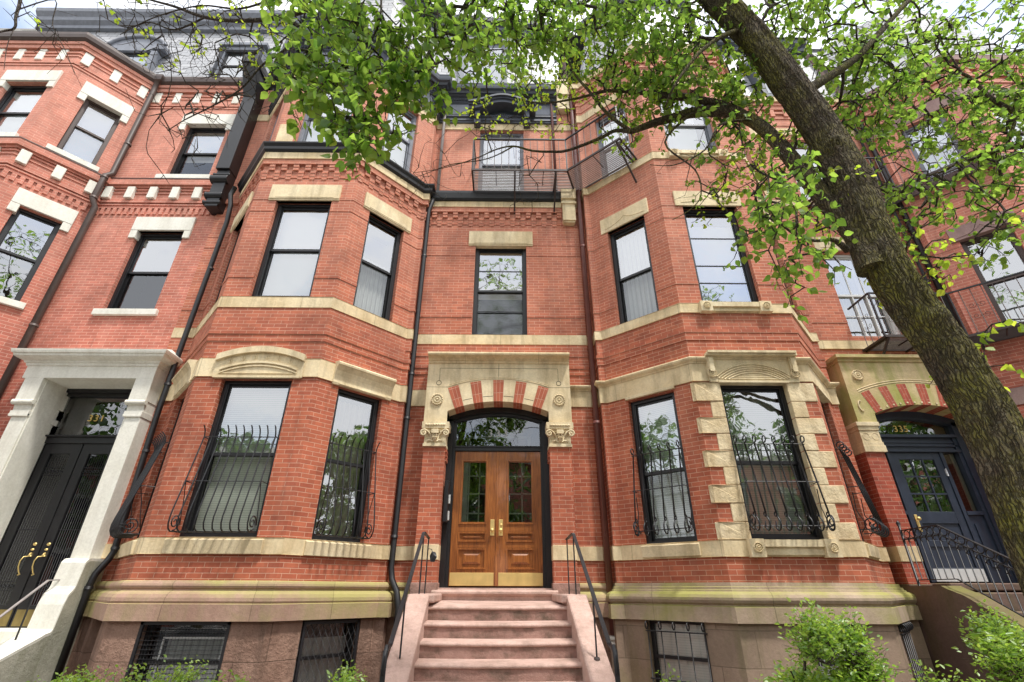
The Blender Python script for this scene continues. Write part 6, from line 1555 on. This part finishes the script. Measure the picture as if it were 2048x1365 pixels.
T2.limb(m, [at(700, -60, T2Y), at(640, 60, T2Y-.15), at(600, 120, T2Y-.15), at(580, 170, T2Y-.15)], [.010, .007, .005, .003], 7, .05, 5)
T2.limb(m, [at(900, -150, T2Y-.3), at(880, -20, T2Y-.1), at(870, 60, T2Y-.1), at(850, 130, T2Y-.1)], [.014, .010, .006, .004], 7, .05, 5)
m.build('limbs', 'smooth twig bark', T2.root)
big = [cl(600, 60, T2Y-.2, 70, 46, 5, .075, .9, .3), cl(640, 140, T2Y-.2, 70, 62, 5, .075, .9, .3), cl(575, 180, T2Y-.2, 38, 18, 5, .078, .9, .25), cl(720, 80, T2Y-.1, 100, 130, 5, .072, .9, .3), cl(760, 170, T2Y-.15, 75, 80, 5, .074, .9, .3), cl(690, 235, T2Y-.2, 45, 32, 5, .074, .9, .2), cl(715, 285, T2Y-.2, 30, 16, 5, .07, 1, .2), cl(735, 240, T2Y-.2, 32, 18, 5, .07, 1, .2),
       cl(850, 60, T2Y, 90, 120, 5, .068, .8, .3), cl(850, 150, T2Y-.1, 55, 46, 5, .068, .9, .3), cl(960, 30, T2Y+.1, 90, 130, 5, .064, .8, .3), cl(1060, 40, T2Y+.1, 70, 80, 5, .062, .8, .3), cl(950, 110, T2Y, 45, 34, 5, .064, .8, .3), cl(1120, 30, T2Y+.2, 70, 80, 5, .06, .8, .3), cl(680, 20, T2Y, 60, 60, 5, .07, .8, .3), cl(1020, 120, T2Y, 30, 12, 5, .064, .9, .2), cl(800, 250, T2Y-.1, 22, 7, 4, .07, 1, .1), cl(1240, 20, T2Y+.3, 80, 90, 5, .06, .8, .3)]
T2.leaves(big, rng)
T2t = M(); T2.limb(T2t, [(-1.5, -8.4, 7.6), (-2.2, -7.6, 9.2), (-3.2, -6.9, 10.6), (-4.4, -6.4, 11.6)], [.09, .06, .03, .01], 10, .08, 5); T2t.build('limbs', 'smooth twig bark', T2.root)
T2.leaves([((rtop.uniform(-5.5, -2.2), rtop.uniform(-7.6, -6.0), rtop.uniform(9.6, 12.2)), (.9, .7, .7), 18, 4, .06, .3) for _ in range(9)], rtop, 'upper_crown', tw_r=.004)
DENS = 1.4
T2.leaves([cl(330, 60, T2Y+.3, 90, 95, 0, .02, 0), cl(450, 90, T2Y+.2, 90, 95, 0, .02, 0), cl(240, 40, T2Y+.4, 70, 45, 0, .02, 0), cl(400, 190, T2Y+.2, 75, 75, 0, .02, 0), cl(480, 150, T2Y+.1, 60, 50, 0, .02, 0), cl(345, 260, T2Y+.2, 45, 26, 0, .02, 0), cl(70, 20, T2Y+.1, 70, 26, 0, .02, 0), cl(120, 120, T2Y+.1, 45, 8, 0, .02, 0), cl(300, 330, T2Y+.2, 12, 3, 0, .02, 0)], rng, tw_r=.0018)
DENS = 1.3
T2.leaves([cl(300, 55, T2Y+.3, 60, 12, 4, .038, .2), cl(420, 60, T2Y+.25, 70, 16, 4, .036, .2), cl(500, 80, T2Y+.2, 60, 16, 4, .034, .2), cl(540, 40, T2Y+.2, 50, 12, 4, .034, .2), cl(340, 110, T2Y+.3, 30, 3, 3, .03, .2), cl(35, 12, T2Y+.1, 25, 3, 3, .035, .2)], rng, 'young_leaves', 'young lime leaf')

DENS = .98
T3 = Tree('street_tree', 'leafy street tree whose thin forked limbs cross the house with purple-brown lintels', (7.6, -5.2, 0))
m = M(); P, R = smooth([(7.6, -5.2, -.1), (7.6, -5.2, 2), (7.6, -5.1, 4), (7.6, -4.9, 6), (7.7, -4.6, 8.5), (7.8, -4.5, 11)], [.24, .18, .16, .14, .10, .05], 6); rough_tube(m, P, R, 24, .1); m.build('trunk', 'furrowed mossy bark', T3.root)
m = M(); Y3 = -4.9
T3.limb(m, [(7.6, -5.0, 5.0), at(2140, 290, Y3), at(2048, 292, Y3), at(2010, 297, Y3), at(1961, 315, Y3+.1), at(1922, 325, Y3+.1), at(1880, 345, Y3+.1), at(1840, 350, Y3+.1), at(1790, 325, Y3+.1)], [.08, .05, .034, .028, .020, .012, .008, .006, .004], 12, .08, 6)
T3.limb(m, [(7.6, -4.8, 5.4), at(2120, 270, Y3), at(2048, 233, Y3), at(1990, 202, Y3), at(1941, 157, Y3), at(1922, 145, Y3), at(1906, 120, Y3), at(1892, 100, Y3), at(1870, 60, Y3)], [.08, .045, .030, .024, .018, .014, .010, .008, .005], 12, .08, 6)
T3.limb(m, [at(1922, 145, Y3), at(1890, 160, Y3), at(1868, 190, Y3), at(1850, 205, Y3), at(1800, 225, Y3), at(1750, 240, Y3)], [.010, .008, .007, .006, .004, .003], 8, .05, 5)
T3.limb(m, [at(2010, 297, Y3), at(2025, 260, Y3), at(2035, 220, Y3)], [.02, .018, .012], 8, .05, 5)
m.build('limbs', 'furrowed mossy bark', T3.root)
T3.leaves([cl(1990, 60, Y3, 90, 80, 5, .06), cl(2030, 160, Y3, 90, 150, 5, .06), cl(2000, 260, Y3, 75, 70, 5, .06), cl(1930, 240, Y3+.1, 75, 60, 5, .058), cl(1840, 230, Y3+.1, 80, 85, 5, .056), cl(1780, 130, Y3+.1, 70, 80, 5, .058), cl(1860, 110, Y3+.1, 70, 70, 5, .056), cl(1850, 20, Y3+.1, 90, 60, 5, .058), cl(1750, 40, Y3+.2, 80, 60, 5, .058),
           cl(1920, 370, Y3+.1, 80, 42, 4, .055), cl(1840, 400, Y3+.2, 60, 36, 4, .055), cl(1800, 330, Y3+.2, 60, 36, 4, .055), cl(2010, 380, Y3, 60, 40, 4, .058), cl(2035, 450, Y3-.1, 40, 26, 4, .06), cl(1850, 440, Y3+.1, 50, 16, 4, .055), cl(1790, 420, Y3+.2, 45, 22, 4, .055), cl(2045, 330, Y3, 60, 40, 5, .06)], rng)

# ================================================================== shrubs in the front gardens
def shrub(label, c, r, ns, ll, mat, seed):
    ll *= 1.15
    rr = random.Random(seed); T = Tree('garden_shrub', label, (c[0], c[1], 0), 'shrub', 'clipped shrubs in the front gardens')
    m = M(); top = Vector(c)
    for k in range(7):
        a = 2*math.pi*k/7+rr.uniform(-.3, .3); q = top+Vector((math.cos(a)*r[0]*.6, math.sin(a)*r[1]*.6, rr.uniform(-.2, .5)*r[2]))
        pts = [Vector((c[0]+.05*math.cos(a), c[1]+.05*math.sin(a), 0)), Vector((c[0], c[1], 0))*.5+q*.5+Vector((0, 0, -.1)), q]
        T.limb(m, pts, [.02, .012, .005], 7, .05, 5)
    m.build('stems', 'smooth twig bark', T.root)
    C_ = []
    for k in range(9):
        a = rr.uniform(0, 2*math.pi); u = rr.uniform(.3, .95); z = rr.uniform(-.6, .8)
        C_.append((top+Vector((math.cos(a)*r[0]*u, math.sin(a)*r[1]*u, z*r[2])), (r[0]*.34, r[1]*.40, r[2]*.30), ns//6, 8, ll*1.15, -.75))
    T.leaves(C_, rr, 'foliage', mat, tw_r=.0016, wid=.26)
def bush(label, px, py, Y, hw, n, ll, seed, hz=.5):
    p = at(px, py, Y); shrub(label, (p.x, p.y, p.z-hz-.07), (hw, .45, hz), n, ll, 'evergreen shrub leaf', seed)
bush('tall loose evergreen shrub before the basement of the quoined bay, the largest shrub', 1625, 1238, -4.2, .37, 760, .030, 1, .42)
bush('evergreen shrub beside the cheek of the dark brown stoop below the navy door', 2035, 1222, -4.2, .30, 500, .030, 2, .42)
bush('low bright shrub tip below the dark brown stoop, between the two tall right shrubs', 1890, 1352, -4.2, .12, 110, .028, 3, .25)
bush('feathery bright green shrub at the foot of the cream white stoop', 55, 1344, -4.4, .34, 560, .022, 4, .3)
bush('small sprigged shrub under the wire-mesh basement window', 300, 1338, -4.4, .16, 170, .024, 5, .25)
bush('rounded bright green shrub between the two basement windows left of the stoop', 475, 1346, -4.4, .17, 260, .022, 6, .25)
bush('rounded shrub under the diamond lattice window, beside the left cheek of the stoop', 675, 1328, -4.4, .24, 420, .022, 7, .3)
bush('tiny shrub tip under the barred basement window right of the stoop', 1360, 1360, -4.2, .06, 60, .026, 8, .2)

# ================================================================== across the street (only seen mirrored in the window glass)
def far_house(label, x0, x1, y, top, seed):
    H = House('brick_house', label, [(x1, y), (x0, y)], 'rose brick', ((x0+x1)/2, y, 0)); f = H.F[0]; H.root['group'] = 'houses across the street'
    for z in (1.6, 5):
        s = 1.0
        while s < f.L-1.6: f.ops.append((s, s+1.1, z, z+2.1)); s += 2.3
    H.wall(0, top, 'rose brick', 'wall')
    for o in f.ops:
        slab(H, f, o[0]-.15, o[1]+.15, o[3], o[3]+.3, .05, 'cream painted stone'); m = M(); m.face([f.P(o[0], o[2], -.15), f.P(o[1], o[2], -.15), f.P(o[1], o[3], -.15), f.P(o[0], o[3], -.15)]); w = m.build('window', 'dark interior', H.root)
        m = M(); m.box(f, o[0], o[1], (o[2]+o[3])/2-.04, (o[2]+o[3])/2+.04, -.14, -.1); m.box(f, o[0], o[0]+.06, o[2], o[3], -.14, -.1); m.box(f, o[1]-.06, o[1], o[2], o[3], -.14, -.1); m.build('sash', 'white sash paint', w)
    m = M(); m.face([(x0, y, top), (x1, y, top), (x1, y-8, top), (x0, y-8, top)]); m.face([(x0, y, 0), (x0, y-8, 0), (x0, y-8, top), (x0, y, top)]); m.face([(x1, y, 0), (x1, y-8, 0), (x1, y-8, top), (x1, y, top)]); m.build('roof', 'slate shingles', H.root)
    H.band(top-.5, top, .4, 'cream painted stone', 'cornice')
far_house('brick house across the street, mirrored in the left windows', -14, -1, -25, 9.2, 1)
far_house('brick house across the street, mirrored in the navy door glass', 0, 14, -25, 9.8, 2)
far_house('long brick house across the street, mirrored in the black double doors', -42, -15, -25, 9.6, 3)
far_house('long brick house across the street, mirrored in the far right windows', 15, 42, -25, 9.4, 4)
def far_tree(label, x, y, h, seed):
    rr = random.Random(seed); T = Tree('street_tree', label, (x, y, 0), 'tree', 'trees mirrored in the windows')
    m = M(); T.limb(m, [(x, y, 0), (x+.2, y, h*.4), (x-.1, y, h*.8)], [.22, .16, .05], 10, .08)
    for k in range(9):
        a = k*2.4; T.limb(m, [(x+.1, y, h*(.35+.05*k)), (x+1.2*math.cos(a), y+1.2*math.sin(a), h*(.45+.055*k)), (x+2.4*math.cos(a), y+2.4*math.sin(a), h*(.52+.05*k))], [.07, .05, .02], 6, .08)
    m.build('trunk', 'furrowed mossy bark', T.root)
    T.leaves([((x+rr.uniform(-2.2, 2.2), y+rr.uniform(-2, 2), h*rr.uniform(.45, 1.0)), (1.2, 1.2, 1.0), 34, 5, .20, .3) for _ in range(22)], rr, 'crown', 'far foliage', tw_r=.006)
for k, (x, y, h) in enumerate(((-8, -20.5, 10.5), (-1.5, -21, 11), (5.2, -20.5, 10), (11, -20.8, 11), (-14.5, -20.3, 11), (-21, -20.6, 11), (-28, -20.4, 11), (17.5, -20.4, 11), (24, -20.6, 11), (14.5, -5.4, 9), (22, -5.4, 10), (-14, -5.4, 9.5), (-22, -5.4, 10))):
    h *= (.82 if x < 3 else 1.08) if y < -10 else 1
    far_tree('green street tree across the road, number %s of the mirrored row' % ('two', 'three', 'four', 'five', 'one', 'nought', 'last', 'six', 'seven', 'ten', 'eleven', 'twelve', 'thirteen')[k], x, y, h, 30+k)

# ================================================================== sky, sun
W = bpy.data.worlds.new('World'); SC.world = W; W.use_nodes = True; nt = W.node_tree; nt.nodes.clear()
SUN_EL, SUN_AZ = RAD(66), RAD(40)          # azimuth measured from -y (behind the camera) towards +x
out = nt.nodes.new('ShaderNodeOutputWorld'); bg = nt.nodes.new('ShaderNodeBackground'); sky = nt.nodes.new('ShaderNodeTexSky'); sky.sky_type = 'NISHITA'; sky.sun_disc = False
sky.sun_elevation = SUN_EL; sky.sun_rotation = math.pi-SUN_AZ; sky.air_density = 1.2; sky.dust_density = 2.5
bg.inputs['Strength'].default_value = .15
tc = nt.nodes.new('ShaderNodeTexCoord'); mp_ = nt.nodes.new('ShaderNodeMapping'); mp_.inputs['Scale'].default_value = (1, 1, 1.6)
nz = nt.nodes.new('ShaderNodeTexNoise'); nz.inputs['Scale'].default_value = 2.1; nz.inputs['Detail'].default_value = 9; nz.inputs['Roughness'].default_value = .55; nz.inputs['Distortion'].default_value = .3
rp = nt.nodes.new('ShaderNodeValToRGB'); rp.color_ramp.elements[0].position = .28; rp.color_ramp.elements[1].position = .50
mx = nt.nodes.new('ShaderNodeMix'); mx.data_type = 'RGBA'
mx.inputs[7].default_value = (12.5, 12.6, 12.9, 1)
L_ = nt.links.new
L_(tc.outputs['Generated'], mp_.inputs[0]); L_(mp_.outputs[0], nz.inputs['Vector']); L_(nz.outputs['Fac'], rp.inputs[0]); L_(rp.outputs[0], mx.inputs[0]); sm = nt.nodes.new('ShaderNodeVectorMath'); sm.operation = 'SCALE'; sm.inputs['Scale'].default_value = 2.0; L_(sky.outputs[0], sm.inputs[0]); L_(sm.outputs[0], mx.inputs[6]); L_(mx.outputs[2], bg.inputs[0]); L_(bg.outputs[0], out.inputs[0])
sd = bpy.data.lights.new('sun', 'SUN'); sd.energy = 4.4; sd.angle = RAD(6); sd.color = (1, .96, .90)
so = bpy.data.objects.new('sun', sd); COL.objects.link(so)
dirv = Vector((math.sin(SUN_AZ)*math.cos(SUN_EL), -math.cos(SUN_AZ)*math.cos(SUN_EL), math.sin(SUN_EL)))
so.rotation_euler = dirv.to_track_quat('Z', 'Y').to_euler(); so.location = (6, -14, 22)
SC.view_settings.view_transform = 'Standard'; SC.view_settings.look = 'None'; SC.view_settings.exposure = 0; SC.view_settings.gamma = 1
SC.cycles.use_denoising = True; SC.cycles.max_bounces = 8; SC.cycles.transparent_max_bounces = 24; SC.cycles.diffuse_bounces = 4; SC.cycles.glossy_bounces = 4
SC.cycles.sample_clamp_indirect = 8
try: SC.cycles.denoiser = 'OPENIMAGEDENOISE'
except Exception: pass
